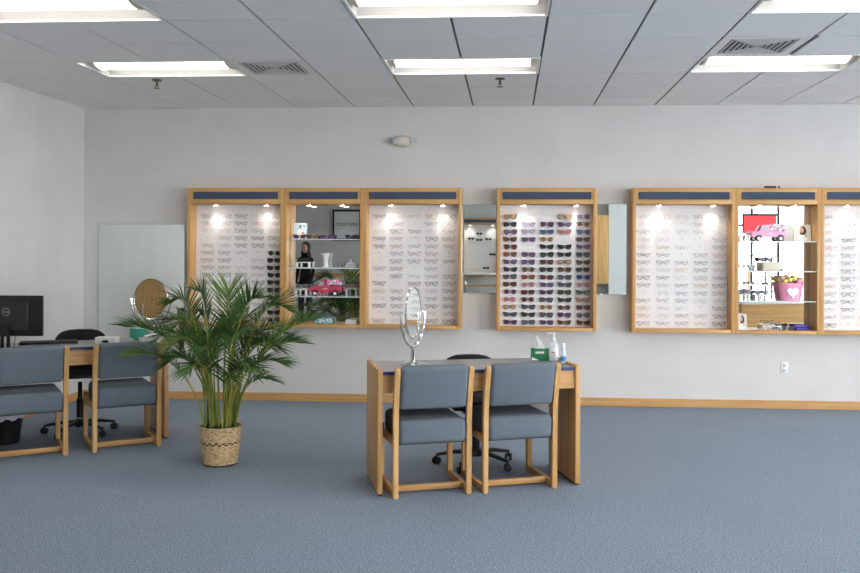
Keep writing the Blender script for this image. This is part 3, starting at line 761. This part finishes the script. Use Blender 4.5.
# ------------------------------------------------------------------ office chairs
def office_chair():
    t = thing('office_chair', 'x', 'office chair', (0, 0, 0), 0, 'black swivel office chairs')
    b = MB(); b.box(-.235, .235, -.22, .23, .43, .50, bev=.03, seg=4)
    for v in b.bm.verts:
        k = max(0, (v.co.y ** 2 / .23 ** 2 + v.co.x ** 2 / .235 ** 2) - 1)
        v.co.x *= 1 - .16 * k; v.co.y *= 1 - .16 * k
    b.build('seat', M['blackfab'], t, ang=80)
    MB().box(-.12, .12, -.12, .12, .395, .43, bev=.01).build('seat_mechanism', M['black'], t)
    MB().tube([(0, .1, .41), (0, .26, .42), (0, .30, .50), (0, .30, .66)], .02, 8, flat=.5).build('back_support', M['black'], t)
    b = MB(); out = []
    for i in range(28):
        a = 2 * PI * i / 28; c, s = math.cos(a), math.sin(a)
        out.append((.215 * (abs(c) ** .55) * (1 if c >= 0 else -1), .625 + .152 * (abs(s) ** .7) * (1 if s >= 0 else -1)))
    b.prism(out, .255, .31, 'y', bev=.016)
    for v in b.bm.verts: v.co.y -= .05 * (v.co.x / .2) ** 2
    b.build('backrest', M['blackfab'], t, ang=80)
    MB().lathe([(0, .10), (.028, .10), (.028, .26), (.018, .265), (.018, .40), (0, .40)], seg=16).build('gas_lift', M['blackmetal'], t)
    MB().lathe([(0, .07), (.045, .07), (.05, .10), (.035, .125), (0, .125)], seg=20).build('hub', M['black'], t)
    for i in range(5):
        a = 2 * PI * i / 5 + .35
        ca, sa = math.cos(a), math.sin(a)
        arm = MB().tube([(ca * .03, sa * .03, .10), (ca * .15, sa * .15, .095), (ca * .29, sa * .29, .07)], [.026, .022, .015], 8, flat=.75).build('base_arm', M['black'], t)
        q = Matrix.Translation((ca * .29, sa * .29, .028)) @ Matrix.Rotation(a + .8, 4, 'Z') @ Matrix.Rotation(R(90), 4, 'X')
        c = MB()
        for o_ in (-.017, .017): c.lathe([(0, -.008), (.024, -.008), (.028, 0), (.024, .008), (0, .008)], seg=16, xf=q @ Matrix.Translation((0, 0, o_)))
        c.tube([(ca * .29, sa * .29, .028), (ca * .29, sa * .29, .068)], .008, 6)
        c.build('caster', M['black'], t)
    return t
oc = office_chair(); oc.location = (-.235, 6.56, 0); oc.rotation_euler = (0, 0, R(15)); oc['label'] = 'black swivel office chair behind the middle desk'
oc2 = copy_tree(oc); oc2.location = (-3.63, 7.38, 0); oc2.rotation_euler = (0, 0, R(25)); oc2['label'] = 'black swivel office chair behind the computer desk'
# this one's backrest and seat are set higher
for c in oc2.children:
    if c.name.split('.')[0] in ('seat', 'seat_mechanism', 'back_support', 'backrest'): c.location.z += .085
lift = [c for c in oc2.children if c.name.startswith('gas_lift')][0]
lift.location.z += .04

# ------------------------------------------------------------------ vanity mirrors
def vanity(label, loc, yaw_yoke, yaw_glass, tilt, zc, rx=.14, rz_=.172):
    t = thing('vanity_mirror', label, 'mirror', loc, 0, 'oval vanity mirrors on the desks')
    h = zc - loc[2]
    MB().lathe([(0, 0), (.095, 0), (.097, .006), (.085, .012), (.03, .018), (.016, .03), (0, .03)], seg=32).build('base', M['chrome'], t)
    MB().tube([(0, 0, .02), (0, 0, h - rz_ - .055)], .0165, 16).build('stem', M['chrome'], t)
    y = MB(); pts = []
    for i in range(21):
        a = PI + PI * i / 20
        pts.append(((rx + .022) * math.cos(a), 0, h + (rz_ + .055) * math.sin(a)))
    y.tube(pts, [.006 + .008 * math.sin(PI * i / 20) for i in range(21)], 10)
    for s in (-1, 1): y.tube([(s * (rx + .03), 0, h), (s * (rx + .001), 0, h)], .005, 8)
    y.build('yoke', M['chrome'], t, rot=(0, 0, yaw_yoke))
    f = MB(); n = 40
    f.tube([(rx * math.cos(2 * PI * i / n), 0, rz_ * math.sin(2 * PI * i / n)) for i in range(n)], .007, 8, closed=True)
    fo = f.build('mirror_frame', M['chrome'], t, (0, 0, h), (tilt, 0, yaw_glass))
    MB().prism(ell(0, 0, rx - .002, rz_ - .002, 40), -.003, .003, 'y').build('mirror_glass', M['mirror'], fo, smooth=False)
    return t
vanity('tall chrome oval mirror turned nearly edge-on, on the middle desk', (-.648, 6.06, ZD), R(66), R(75), R(0), 1.148)
vanity('oval tabletop mirror reflecting orange wood, on the computer desk by the palm', (-3.05, 7.46, ZD), R(13), R(13), R(-2), 1.143)

# ------------------------------------------------------------------ things on the middle desk
def tissue_box(label, loc, rz, mat, w=.125, d=.07, h=.085, squig=True, ti=True):
    t = thing('tissue_box', label, 'tissue box', loc, rz, 'tissue boxes')
    b = MB().box(-w / 2, w / 2, -d / 2, d / 2, 0, h, bev=.0015).build('carton', M[mat], t)
    MB().prism([(-w * .49, .004), (-w * .05, .004), (-w * .49, .026)], -d / 2 - .0008, -d / 2 + .001, 'y').build('white_flash', M['white'], b, smooth=False)
    if squig:
        s = MB()
        for i in range(6): s.box(-.035 + i * .0105, -.035 + i * .0105 + .008, -d / 2 - .001, -d / 2, h * .60 + .002 * (i % 2), h * .78)
        s.build('lettering_strokes', M['white'], b, smooth=False)
    MB().prism(ell(0, 0, w * .36, d * .3), h, h + .0008, 'z').build('opening', M['white'], b, smooth=False)
    if ti:
        s = MB(); r_ = random.Random(5); n = 18
        prof = [(1.0, 0), (.72, .018), (.60, .04), (.5, .058), (.25, .075), (.04, .088)]
        rings = []
        for k, (q, z) in enumerate(prof):
            rings.append([s.bm.verts.new(((w * .25) * q * math.cos(2 * PI * i / n) * (1 + .28 * math.sin(3 * i + k)) - .028 * (z / .088) ** 1.6, d * .24 * q * math.sin(2 * PI * i / n) * (1 + .25 * math.cos(2.3 * i)), h + .0008 + z + .005 * math.sin(i * 2.1) * (z > 0))) for i in range(n)])
        for a, b_ in zip(rings, rings[1:]):
            for i in range(n): s.bm.faces.new((a[i], a[(i + 1) % n], b_[(i + 1) % n], b_[i]))
        s.bm.faces.new(rings[-1])
        s.build('tissue', M['paper'], t, ang=80)
    return t
tissue_box('green tissue box with a white tissue on the middle desk', on1(1.215, .40), DA - R(12), 'green')
p = on1(1.295, .34)
t = thing('pump_bottle', 'clear hand sanitizer pump bottle between tissue box and slim bottle', 'pump bottle', p, 0)
MB().lathe([(0, 0), (.030, 0), (.033, .004), (.033, .10), (.028, .125), (.014, .137), (.014, .145), (0, .145)], seg=28, sy=.7).build('bottle', M['clearplastic'], t)
lb = MB().lathe([(.0334, .035), (.0338, .035), (.0338, .095), (.0334, .095)], seg=28, sy=.7).build('label_wrap', plain('white label', (.78, .80, .80), .4), t)
MB().box(-.012, .010, -.0245, -.0235, .058, .066, bev=.0005).build('label_mark', plain('magenta mark', (.35, .08, .22), .5), lb)
MB().box(-.02, .02, -.0245, -.0235, .040, .047).build('label_stripe', plain('pale olive stripe', (.60, .60, .35), .5), lb, smooth=False)
MB().lathe([(0, .145), (.017, .145), (.017, .160), (.006, .163), (.006, .19), (.010, .192), (.010, .203), (0, .205)], seg=16).tube([(0, 0, .198), (-.028, -.004, .199), (-.042, -.006, .190)], [.007, .006, .004], 8).build('pump', M['white'], t)
p = on1(1.318, .20)
t = thing('spray_bottle', 'slim clear bottle with blue band at the desk corner', 'bottle', p, 0)
MB().lathe([(0, 0), (.017, 0), (.019, .004), (.019, .085), (.012, .10), (.0, .10)], seg=20).build('bottle', M['clearplastic'], t)
MB().lathe([(.0195, .02), (.0199, .02), (.0199, .05), (.0195, .05)], seg=20).build('blue_band', M['blue'], t)
MB().lathe([(0, .10), (.012, .10), (.0125, .135), (.009, .142), (0, .144)], seg=16).tube([(0, 0, .134), (-.018, -.003, .136)], .005, 6).build('cap', M['white'], t)

# ------------------------------------------------------------------ things on the computer desk
mp = Vector((-3.875, 6.70)); 
t = thing('computer_monitor', 'black computer monitor seen from behind on the computer desk', 'monitor', (mp.x, mp.y, ZD), R(4))
WM, HM, ZM = .54, .315, .098
sh = MB().box(-WM / 2, WM / 2, -.004, .022, ZM, ZM + HM, bev=.006).build('screen_housing', M['black'], t)
MB().box(-.17, .17, -.030, 0, ZM + .04, ZM + HM - .05, bev=.02, seg=4).build('rear_cover', plain('black textured plastic', (.018, .018, .02), .55), t)
MB().box(-WM / 2 + .01, WM / 2 - .01, .0222, .0232, ZM + .014, ZM + HM - .01).build('screen', plain('lcd dark', (.01, .01, .012), .1), sh, smooth=False)
MB().box(-.035, -.012, -.05, -.028, .008, ZM + .10, bev=.004).box(.012, .035, -.05, -.028, .008, ZM + .10, bev=.004).box(-.035, .035, -.048, -.030, ZM, ZM + .10, bev=.004).build('stand_neck', M['blackmetal'], t)
MB().box(-.10, .10, -.10, .06, 0, .010, bev=.004).build('stand_base', M['blackmetal'], t)
lg = MB(); lg.tube([(.028 * math.cos(2 * PI * i / 32), -.031, ZM + HM * .60 + .028 * math.sin(2 * PI * i / 32)) for i in range(32)], .0022, 6, closed=True)
lgo = lg.build('logo_ring', plain('logo silver', (.5, .5, .52), .3, .6), t)
tm = text_mesh('DELL', .017); tm.materials.append(plain('logo letter silver', (.5, .5, .52), .3, .6))
link('logo_lettering', tm, t, (0, -.0312, ZM + HM * .60), (R(90), 0, 0))
cb = MB(); cb.tube([(.05, -.02, ZM + .06), (.085, -.04, ZM + .02), (.07, -.05, .02), (.04, -.02, .012)], .003, 6); cb.tube([(.03, -.03, ZM + .05), (.045, -.06, ZM - .01), (.035, -.06, .014)], .003, 6)
cb.build('cable', M['black'], t)
kp = on2(.50, .40)
t = thing('keyboard', 'black computer keyboard lying on the desk beside the monitor', 'keyboard', kp, DB - R(8))
MB().box(-.22, .22, -.065, .065, 0, .018, bev=.005).build('keyboard_case', M['black'], t)
kb = MB()
for i in range(15):
    for j in range(5): kb.box(-.208 + i * .028, -.208 + i * .028 + .023, -.055 + j * .022, -.055 + j * .022 + .018, .018, .024)
kb.build('keys', plain('key grey black', (.03, .03, .033), .5), t, smooth=False)
tissue_box('white tissue box with black oval on the computer desk', on2(.915, .17), DB - R(30), 'white', .17, .085, .055, False, False)
b_ = MB().prism(ell(.0, .022, .03, .012), -.0440, -.0425, 'y').build('black_oval', M['black'], [o for o in bpy.data.objects if o.get('label', '').startswith('white tissue box')][0], smooth=False)
tissue_box('teal and white tissue box under the oval mirror by palm', on2(1.20, .36), DB - R(30), 'teal', .12, .1, .10, False, True)
tp = on2(1.25, .15)
t = thing('paper_stack', 'crumpled white papers at the desk end beside the teal tissue box', 'papers', tp, DB)
pb = MB()
for i in range(5): pb.box(-.08, .08, -.05, .05, i * .008, i * .008 + .006, xf=Matrix.Rotation(R(-8 + 5 * i), 4, 'Z'))
pb.build('sheets', M['paper'], t, smooth=False)
MB().ball((.02, 0, .055), .03, sc=(1.4, 1, .55)).ball((-.03, -.01, .05), .02, sc=(1.2, 1, .6)).build('crumpled_sheet', M['paper'], t)
t = thing('waste_bin', 'black waste bin with a clear liner under the computer desk', 'waste bin', (-4.06, 6.99, 0))
MB().lathe([(0, 0), (.105, 0), (.135, .24), (.139, .245), (.139, .25), (.128, .25), (.10, .01), (0, .01)], seg=32).build('bin', M['black'], t)
lm = MB(); prof = [(.143, .20), (.142, .252), (.130, .256), (.12, .16), (.10, .02)]; rings = []
for k, (r_, z_) in enumerate(prof):
    rings.append([lm.bm.verts.new(((r_ + (.004 * math.sin(i * 2.3) if k < 4 else 0)) * math.cos(2 * PI * i / 36), (r_ + (.004 * math.sin(i * 2.3) if k < 4 else 0)) * math.sin(2 * PI * i / 36), z_ + (.012 * math.sin(i * 1.7) if k == 0 else 0))) for i in range(36)])
for a, b in zip(rings, rings[1:]):
    for i in range(36): lm.bm.faces.new((a[i], a[(i + 1) % 36], b[(i + 1) % 36], b[i]))
lm.build('bin_liner', M['liner'], t, ang=80)

# ------------------------------------------------------------------ palm
PALM = thing('potted_palm', 'tall green areca palm in a woven basket on the carpet', 'potted plant', (-2.105, 6.44, 0))
H = .285
bk = MB(); NU, NV = 72, 26; rings = []
for j in range(NV + 1):
    v = j / NV; r0 = .118 + (.152 - .118) * v ** .85; ring = []
    for i in range(NU):
        w_ = .0035 * (1 if ((i // 2 + j) % 2) else -1) if 0 < j < NV else .002
        r_ = r0 + w_ + (.003 if j > NV - 2 else 0)
        ring.append(bk.bm.verts.new((r_ * math.cos(2 * PI * i / NU), r_ * math.sin(2 * PI * i / NU), H * v)))
    rings.append(ring)
for j in range(NV):
    for i in range(NU):
        f = bk.bm.faces.new((rings[j][i], rings[j][(i + 1) % NU], rings[j + 1][(i + 1) % NU], rings[j + 1][i]))
        dark = j == 0 or (j == 14 and (i // 2) % 2 == 0) or (j == 15 and (i // 2) % 2 == 1)
        f.material_index = 1 if dark else 0
inner = [bk.bm.verts.new((.138 * math.cos(2 * PI * i / NU), .138 * math.sin(2 * PI * i / NU), H - .002)) for i in range(NU)]
inner2 = [bk.bm.verts.new((.132 * math.cos(2 * PI * i / NU), .132 * math.sin(2 * PI * i / NU), H - .06)) for i in range(NU)]
for A_, B_ in ((rings[-1], inner), (inner, inner2)):
    for i in range(NU): bk.bm.faces.new((A_[i], A_[(i + 1) % NU], B_[(i + 1) % NU], B_[i]))
bk.bm.faces.new(list(reversed(rings[0])))
bk.build('woven_basket', [M['wicker'], M['wickerdark']], PALM, ang=20)
so = MB(); r_ = random.Random(9)
so.lathe([(0, H - .05), (.133, H - .05), (.133, H - .022), (.09, H - .008), (.04, H - .004), (0, H - .006)], seg=30)
for i in range(60):
    a = r_.uniform(0, 2 * PI); q = r_.uniform(.03, .125)
    so.ball((q * math.cos(a), q * math.sin(a), H - .010), r_.uniform(.008, .016), u=6, v=4)
so.build('mossy_soil', M['soil'], PALM, ang=60)
rp = random.Random(21)
def bez(p, t_):
    a, b, c, d_ = (Vector(q) for q in p); s = 1 - t_
    return a * s ** 3 + b * 3 * s * s * t_ + c * 3 * s * t_ * t_ + d_ * t_ ** 3
def frond(tip, apex, start=.38, nl=22, ll=.26, mat=None, a0=None, hang=.25, wid=.0052):
    """cane rising from the basket, arching over to tip; leaflets in two ranks along its outer part"""
    nl = int(nl * 1.3); tx, ty, tz = tip; ang = math.atan2(ty, tx) if (tx or ty) else 0
    br = rp.uniform(.03, .115); ba = ang + rp.uniform(-.5, .5)
    P0 = (br * math.cos(ba), br * math.sin(ba), H - .012)
    P1 = (P0[0] + tx * .10, P0[1] + ty * .10, H + (apex - H) * .55)
    P2 = (tx * .55, ty * .55, apex + (apex - tz) * .25)
    ctrl = (P0, P1, P2, (tx, ty, tz)); n = 26
    pts = [bez(ctrl, i / n) for i in range(n + 1)]
    fr = MB()
    for k in range(nl * 2 + 1):
        side = 1 if k % 2 else -1
        u = start + (1 - start) * (k // 2 + .5 * (k % 2)) / nl
        u = min(u, .995)
        c = bez(ctrl, u); T = (bez(ctrl, min(u + .02, 1)) - bez(ctrl, u - .02)).normalized()
        up = Vector((0, 0, 1)); S = T.cross(up)
        if S.length < .05: S = T.cross(Vector((math.cos(ang), math.sin(ang), 0)) + Vector((0, 0, .01)))
        S.normalize(); U = S.cross(T).normalized()
        w = (u - start) / (1 - start)
        L = ll * (.50 + .95 * w * (1 - w) * 2.0) * rp.uniform(.85, 1.1)
        op = R(52 - 26 * w + rp.uniform(-7, 7))
        if k == nl * 2: op = 0
        D_ = (T * math.cos(op) + S * side * math.sin(op) + U * .30).normalized()
        q = c.copy(); seg = 6; step = L / seg; prev = None
        Wd = (T - D_ * T.dot(D_)); Wd = Wd.normalized() if Wd.length > .05 else U
        Wd = (Wd + U * rp.uniform(-.5, .5)).normalized()
        for i in range(seg + 1):
            f_ = i / seg; hw = wid * (math.sin(PI * min(1, f_ * .82 + .16)) ** .8) * (1 - f_ ** 4) + .0006
            a_ = fr.bm.verts.new(q - Wd * hw); b_ = fr.bm.verts.new(q + Wd * hw)
            if prev: fr.bm.faces.new((prev[0], prev[1], b_, a_))
            prev = (a_, b_)
            D_ = (D_ + Vector((0, 0, -hang * (.35 + f_) * 1.0 / seg * 1.6))).normalized()
            q = q + D_ * step
    bmesh.ops.recalc_face_normals(fr.bm, faces=fr.bm.faces)
    fo = fr.build('frond', mat or M['leaf'], PALM, ang=80)
    MB().tube(pts, [.0062 * (1 - i / n) ** .8 + .0018 for i in range(n + 1)], 6).build('cane', M['stalk'], fo)
    return fo
FR_ = [  # tip(x,y,z), apex, first leaflet, pairs, leaflet length, colour, droop
    ((.69, -.05, 1.06), 1.02, .46, 21, .30, 'leaf2', .10), ((.47, .12, 1.12), 1.26, .54, 19, .30, 'leaf', .15), ((.30, -.10, 1.22), 1.24, .55, 17, .26, 'leaf', .1),
    ((-.38, .05, 1.18), 1.29, .55, 19, .26, 'leaf', .35), ((-.14, -.1, 1.27), 1.27, .6, 15, .22, 'leaf', .3), ((-.68, -.05, 1.00), 1.02, .5, 20, .28, 'leaf', .2),
    ((-.62, -.15, .80), .86, .5, 18, .25, 'leaf2', .35), ((-.46, .20, 1.02), 1.10, .5, 18, .28, 'leaf', .3), ((.50, -.18, .76), .84, .5, 18, .25, 'leaf', .4),
    ((.56, .10, .88), .93, .5, 19, .26, 'leaf', .35), ((.36, .1, .60), .66, .55, 13, .2, 'leaf', .5), ((-.44, .22, .74), .82, .5, 17, .24, 'leaf', .4),
    ((.02, .12, 1.27), 1.20, .5, 17, .26, 'leaf2', .1), ((.22, -.28, .98), 1.04, .5, 18, .26, 'leaf', .3),
    ((-.24, -.26, .92), 1.02, .5, 18, .26, 'leaf2', .3), ((.12, .35, 1.04), 1.12, .5, 18, .28, 'leaf', .3), ((.36, .30, .94), 1.04, .5, 18, .26, 'leaf', .3),
    ((-.10, -.40, .72), .86, .5, 17, .24, 'leaf', .4), ((.32, -.34, .74), .86, .5, 17, .24, 'leaf', .4), ((-.34, -.20, .74), .88, .48, 17, .25, 'leaf', .4),
    ((.12, .03, 1.10), 1.06, .42, 16, .24, 'leaf2', .15), ((-.14, .0, 1.08), 1.04, .42, 16, .24, 'leaf', .2), ((-.28, .38, .88), 1.0, .5, 17, .26, 'leaf', .4),
    ((.20, .15, .86), .90, .45, 17, .24, 'leaf', .3), ((-.20, .18, .84), .90, .45, 17, .24, 'leaf', .3)]
for i in range(12):
    a = i * 2.4 + .4; q = rp.uniform(.30, .46); zt = rp.uniform(.66, 1.02)
    FR_.append(((q * math.cos(a), q * math.sin(a) * .9, zt), zt + rp.uniform(.06, .16), .48, 14, rp.uniform(.20, .27), rp.choice(['leaf', 'leaf', 'leaf2']), .35))
for (tip, apex, st, nl, ll, mt, hg) in FR_: frond(tip, apex, st, nl, ll, M[mt], hang=hg)
for i in range(7):
    a = 2 * PI * i / 7 + .3; q = .05
    MB().tube([(q * math.cos(a), q * math.sin(a), H - .012), (q * 1.5 * math.cos(a), q * 1.5 * math.sin(a), .55), (q * 2.6 * math.cos(a), q * 2.6 * math.sin(a), .85)], [.008, .0065, .004], 7).build('cane', M['stalk'], PALM)

# ------------------------------------------------------------------ the rest of the shop, seen in the mirrors
# framed shadow box on the front wall
t = thing('framed_display', 'black framed white display with two glasses, seen in the mirror back', 'framed display', (-3.97, YR, 1.79))
MB().box(-.33, .33, 0, .03, 0, .72).build('backing', M['white'], t, smooth=False)
f = MB(); f.box(-.35, -.31, 0, .05, -.02, .74).box(.31, .35, 0, .05, -.02, .74).box(-.31, .31, 0, .05, -.02, .03).box(-.31, .31, 0, .05, .69, .74); f.build('frame', M['black'], t, smooth=False)
for sx in (-1, 1):
    gg = link('eyeglasses', frame_mesh('square', 'bold'), t, (sx * .15, .04, .38), (0, 0, PI)); gg.scale = (1.7,) * 3
CF = case('oak display case on the front wall, seen only in the narrow mirror', -1.15, -.12, 'board', yf=YR, face=-1, z=.72 + .20, energy=4, group='oak wall display cases')
i = 0
for (x, z) in ((-.92, 1.83), (-.72, 1.95), (-.72, 1.80), (-.5, 1.82), (-.4, 1.45), (-.55, 1.12)):
    i += 1
    glasses('sunglasses', 'black sunglasses in the front wall case, reflected in the narrow mirror', 'sunglasses in the reflected case', (x, YR + .06, z), 'square', 'bold', FR['black'], LN['smoke'], (0, 0, PI), 1.15)
t = thing('wall_cabinet', 'oak two door wall cabinet beside the white pillar, seen in narrow mirror', 'cabinet', (1.45, YR, .77))
MB().box(0, .90, 0, .38, 0, 1.62, bev=.004).build('carcass', OAKZ, t)
for k in (0, 1):
    dr = MB().box(.01 + k * .445, .445 + k * .445, .38, .40, .01, 1.61, bev=.003).build('door', OAKZ, t)
    MB().tube([(.40 + k * .09, .40, .5), (.40 + k * .09, .43, .5), (.40 + k * .09, .43, .64), (.40 + k * .09, .40, .64)], .005, 6).build('handle', M['chrome'], dr)
t = thing('display_counter', 'white display counter by the front wall, reflected in narrow mirror', 'counter', (-.65, YR + .62, 0))
MB().box(-.45, .45, -.2, .2, .98, 1.02, bev=.004).build('countertop', M['white'], t)
for sx in (-1, 1): MB().box(sx * .42 - .02, sx * .42 + .02, -.18, .18, 0, .98).build('side_panel', OAKZ, t, smooth=False)
MB().box(-.4, .4, -.18, .18, .70, .73).build('shelf', OAKX, t, smooth=False)
# display tables near the windows
for j, (x, y, w_, hh) in enumerate(((5.55, -1.5, .9, 1.15), (6.75, -.9, 1.0, .86))):
    t = thing('display_table', ['tall display table of glasses by the windows, seen in the mirror', 'low oak display counter by the windows, seen in the mirror'][j], 'display table', (x, y, 0))
    MB().box(-w_ / 2, w_ / 2, -.25, .25, hh - .03, hh, bev=.004).build('tabletop', M['white'], t)
    for sx in (-1, 1): MB().box(sx * (w_ / 2 - .03) - .02, sx * (w_ / 2 - .03) + .02, -.22, .22, 0, hh - .03).build('side_panel', OAKZ, t, smooth=False)
    MB().box(-w_ / 2 + .05, w_ / 2 - .05, -.22, .22, hh * .6, hh * .6 + .02).build('shelf', M['lampwhite'] if j == 0 else OAKX, t, smooth=False)
    for q in range(4):
        glasses('sunglasses', 'dark sunglasses on a display table by the windows, seen in mirror', 'sunglasses on the window display tables', (x - .32 + .2 * q, y + .05, hh + .024), ['square', 'cat', 'round', 'square'][q], 'bold', FR['black'], LN['grey'], (0, 0, PI), 1.)
t = thing('display_shelves', 'freestanding white shelves of glasses reflected at the pink bucket case', 'shelves', (4.30, 1.9, 0))
for zz in (.62, .95, 1.26): MB().box(-.35, .35, -.2, .2, zz, zz + .02, bev=.003).build('shelf', M['white'], t)
for sx in (-1, 1):
    for sy in (-1, 1): MB().box(sx * .34 - .012, sx * .34 + .012, sy * .19 - .012, sy * .19 + .012, 0, 1.5).build('post', M['blackmetal'], t, smooth=False)
MB().box(-.34, .34, -.01, .01, 1.48, 1.5).build('top_bar', M['blackmetal'], t, smooth=False)
for zz in (.64, .97, 1.28):
    for q in range(4):
        glasses('sunglasses', 'dark sunglasses on the freestanding shelves, seen in the mirror', 'sunglasses on the freestanding shelves', (4.05 + .17 * q, 1.98, zz + .024), ['square', 'cat', 'round', 'square'][q], 'bold', FR['black'], LN['grey'], (0, 0, PI), 1.)
t = thing('reception_desk', 'oak reception desk reflected in the mirror under the pink bucket', 'desk', (4.35, 3.6, 0), R(-14))
MB().box(-.85, .85, -.35, .35, .74, .78, bev=.005).build('desktop', M['white'], t)
for sx in (-1, 1): MB().box(sx * .83 - .02, sx * .83 + .02, -.33, .33, 0, .74).build('side_panel', OAKZ, t, smooth=False)
MB().box(-.81, .81, .30, .33, .05, .74).build('front_panel', OAKX, t, smooth=False)
t = thing('window_poster', 'red poster in a black frame hanging in the shop window', 'poster', (5.95, YR + .05, 1.98))
MB().box(-.38, .38, 0, .012, 0, .42).build('poster_sheet', M['red'], t, smooth=False)
MB().box(-.42, .42, -.005, .02, .42, .47).box(-.42, -.38, -.005, .02, 0, .42).build('poster_frame', M['black'], t, smooth=False)

# person in black standing by the front, seen in the mirror back
def person(loc, rz):
    t = thing('person', 'standing person in black top and dark jeans with long brown hair', 'person', loc, rz)
    def skin(name, verts, edges, rad, m, root=0, parent=t):
        me = bpy.data.meshes.new(name); me.from_pydata(verts, edges, []); me.materials.append(m)
        o = link(name, me, parent)
        sm = o.modifiers.new('skin', 'SKIN'); sm.use_smooth_shade = True
        for i_, r_ in enumerate(rad):
            sv = me.skin_vertices[0].data[i_]; sv.radius = r_ if isinstance(r_, tuple) else (r_, r_); sv.use_root = (i_ == root)
        ss = o.modifiers.new('sub', 'SUBSURF'); ss.levels = 2; ss.render_levels = 2
        return o
    # body: pelvis, spine, chest, neck base, neck, shoulders, arms, legs
    V = [(0, 0, .92), (0, 0, 1.08), (0, 0, 1.24), (0, .0, 1.36), (0, .0, 1.43), (0, -.01, 1.50),
         (-.15, 0, 1.34), (-.19, .0, 1.08), (-.18, -.08, .88), (-.175, -.11, .81), (.15, 0, 1.34), (.19, .0, 1.08), (.18, -.08, .88), (.175, -.11, .81),
         (-.09, 0, .82), (-.10, -.01, .48), (-.10, .01, .12), (-.10, .02, .05), (-.11, -.12, .035), (.09, 0, .82), (.10, -.01, .48), (.10, .01, .12), (.10, .02, .05), (.11, -.12, .035)]
    E_ = [(0, 1), (1, 2), (2, 3), (3, 4), (4, 5), (3, 6), (6, 7), (7, 8), (8, 9), (3, 10), (10, 11), (11, 12), (12, 13), (0, 14), (14, 15), (15, 16), (16, 17), (17, 18), (0, 19), (19, 20), (20, 21), (21, 22), (22, 23)]
    rad = [(.14, .10), (.115, .085), (.13, .09), (.10, .07), .05, .048, .052, .04, .032, .03, .052, .04, .032, .03, .085, .06, .042, .04, .035, .085, .06, .042, .04, .035]
    body = skin('body', V, E_, rad, M['top'])
    # trousers follow the legs
    Vt = [(0, 0, .93), (-.09, 0, .82), (-.10, -.01, .48), (-.10, .01, .09), (.09, 0, .82), (.10, -.01, .48), (.10, .01, .09)]
    skin('trousers', Vt, [(0, 1), (1, 2), (2, 3), (0, 4), (4, 5), (5, 6)], [(.15, .112), .096, .070, .052, .096, .070, .052], M['jeans'])
    hd = MB(); hd.ball((0, -.01, 1.575), .1, sc=(.76, .92, 1.15), u=20, v=14)
    hd.ball((0, -.105, 1.565), .014, sc=(.8, 1.2, 1.5)); hd.box(-.024, .024, -.104, -.096, 1.522, 1.530, mat=1, bev=.002)
    for s in (-1, 1):
        hd.ball((s * .03, -.092, 1.59), .010, mat=2, sc=(1.3, .6, .7)); hd.ball((s * .078, 0, 1.57), .018, sc=(.4, .8, 1.4))
    hd.build('face', [M['skin'], M['hotpink'], M['hair']], t, ang=80)
    hr = MB(); hr.ball((0, .02, 1.60), .108, sc=(.86, .95, 1.08), u=20, v=14)
    hr.ball((0, .06, 1.42), .10, sc=(.95, .5, 1.6)).ball((-.07, .0, 1.48), .05, sc=(.55, .9, 2.4)).ball((.07, .0, 1.48), .05, sc=(.55, .9, 2.4))
    hr.build('hair', M['hair'], t, ang=80)
    for s in (-1, 1):
        for q in range(5):
            if q == 4: P = [(s * .172, -.115, .80), (s * .158, -.135, .78), (s * .150, -.145, .755)]
            else:
                x_ = s * (.165 + q * .009) ; P = [(x_, -.112 - .008 * q, .80), (x_, -.122 - .008 * q, .755), (x_, -.118 - .008 * q, .725 + .006 * abs(q - 1)), (x_, -.108 - .008 * q, .705 + .006 * abs(q - 1))]
            MB().tube(P, [.010, .009, .007, .005][:len(P)], 7).build('finger', M['skin'], body)
        MB().ball((s * .176, -.118, .795), .036, sc=(.6, .7, 1.2)).build('palm', M['skin'], body)
    return t
person((-4.24, -.2, .006), R(200))

# ------------------------------------------------------------------ light
w = bpy.data.worlds.new('sky'); scene.world = w; w.use_nodes = True
bg = w.node_tree.nodes['Background']; bg.inputs[0].default_value = (.89, .945, 1.0, 1); bg.inputs[1].default_value = 10.0
def portal(loc, rot, sx, sy):
    l = bpy.data.lights.new('window_portal', 'AREA'); l.shape = 'RECTANGLE'; l.size = sx; l.size_y = sy; l.cycles.is_portal = True
    o = bpy.data.objects.new('window_portal', l); COL.objects.link(o); o.location = loc; o.rotation_euler = rot
portal(((WX0 + WX1) / 2, YR - .13, (WZ0 + WZ1) / 2), (R(90), 0, 0), WX1 - WX0, WZ1 - WZ0)
portal((XR + .14, (RY0 + RY1) / 2, (WZ0 + WZ1) / 2), (R(90), 0, R(90)), RY1 - RY0, WZ1 - WZ0)

# ------------------------------------------------------------------ camera
cd = bpy.data.cameras.new('camera'); cam = bpy.data.objects.new('camera', cd); COL.objects.link(cam)
cam.matrix_world = Matrix.Translation((0, 0, 1.5841)) @ Matrix.Rotation(.0654, 4, 'Z') @ Matrix.Rotation(R(90), 4, 'X') @ Matrix.Rotation(.0045, 4, 'Z')
cd.sensor_width = 36; cd.sensor_fit = 'HORIZONTAL'; cd.lens = 894.96 / 860 * 36
cd.shift_x = -(450.37 - 430) / 860; cd.shift_y = (248.65 - 286.5) / 860
cd.clip_start = .05; cd.clip_end = 200
scene.camera = cam
vs = scene.view_settings
vs.view_transform = 'Standard'; vs.look = 'None'; vs.gamma = 1; vs.exposure = .77; vs.use_curve_mapping = False
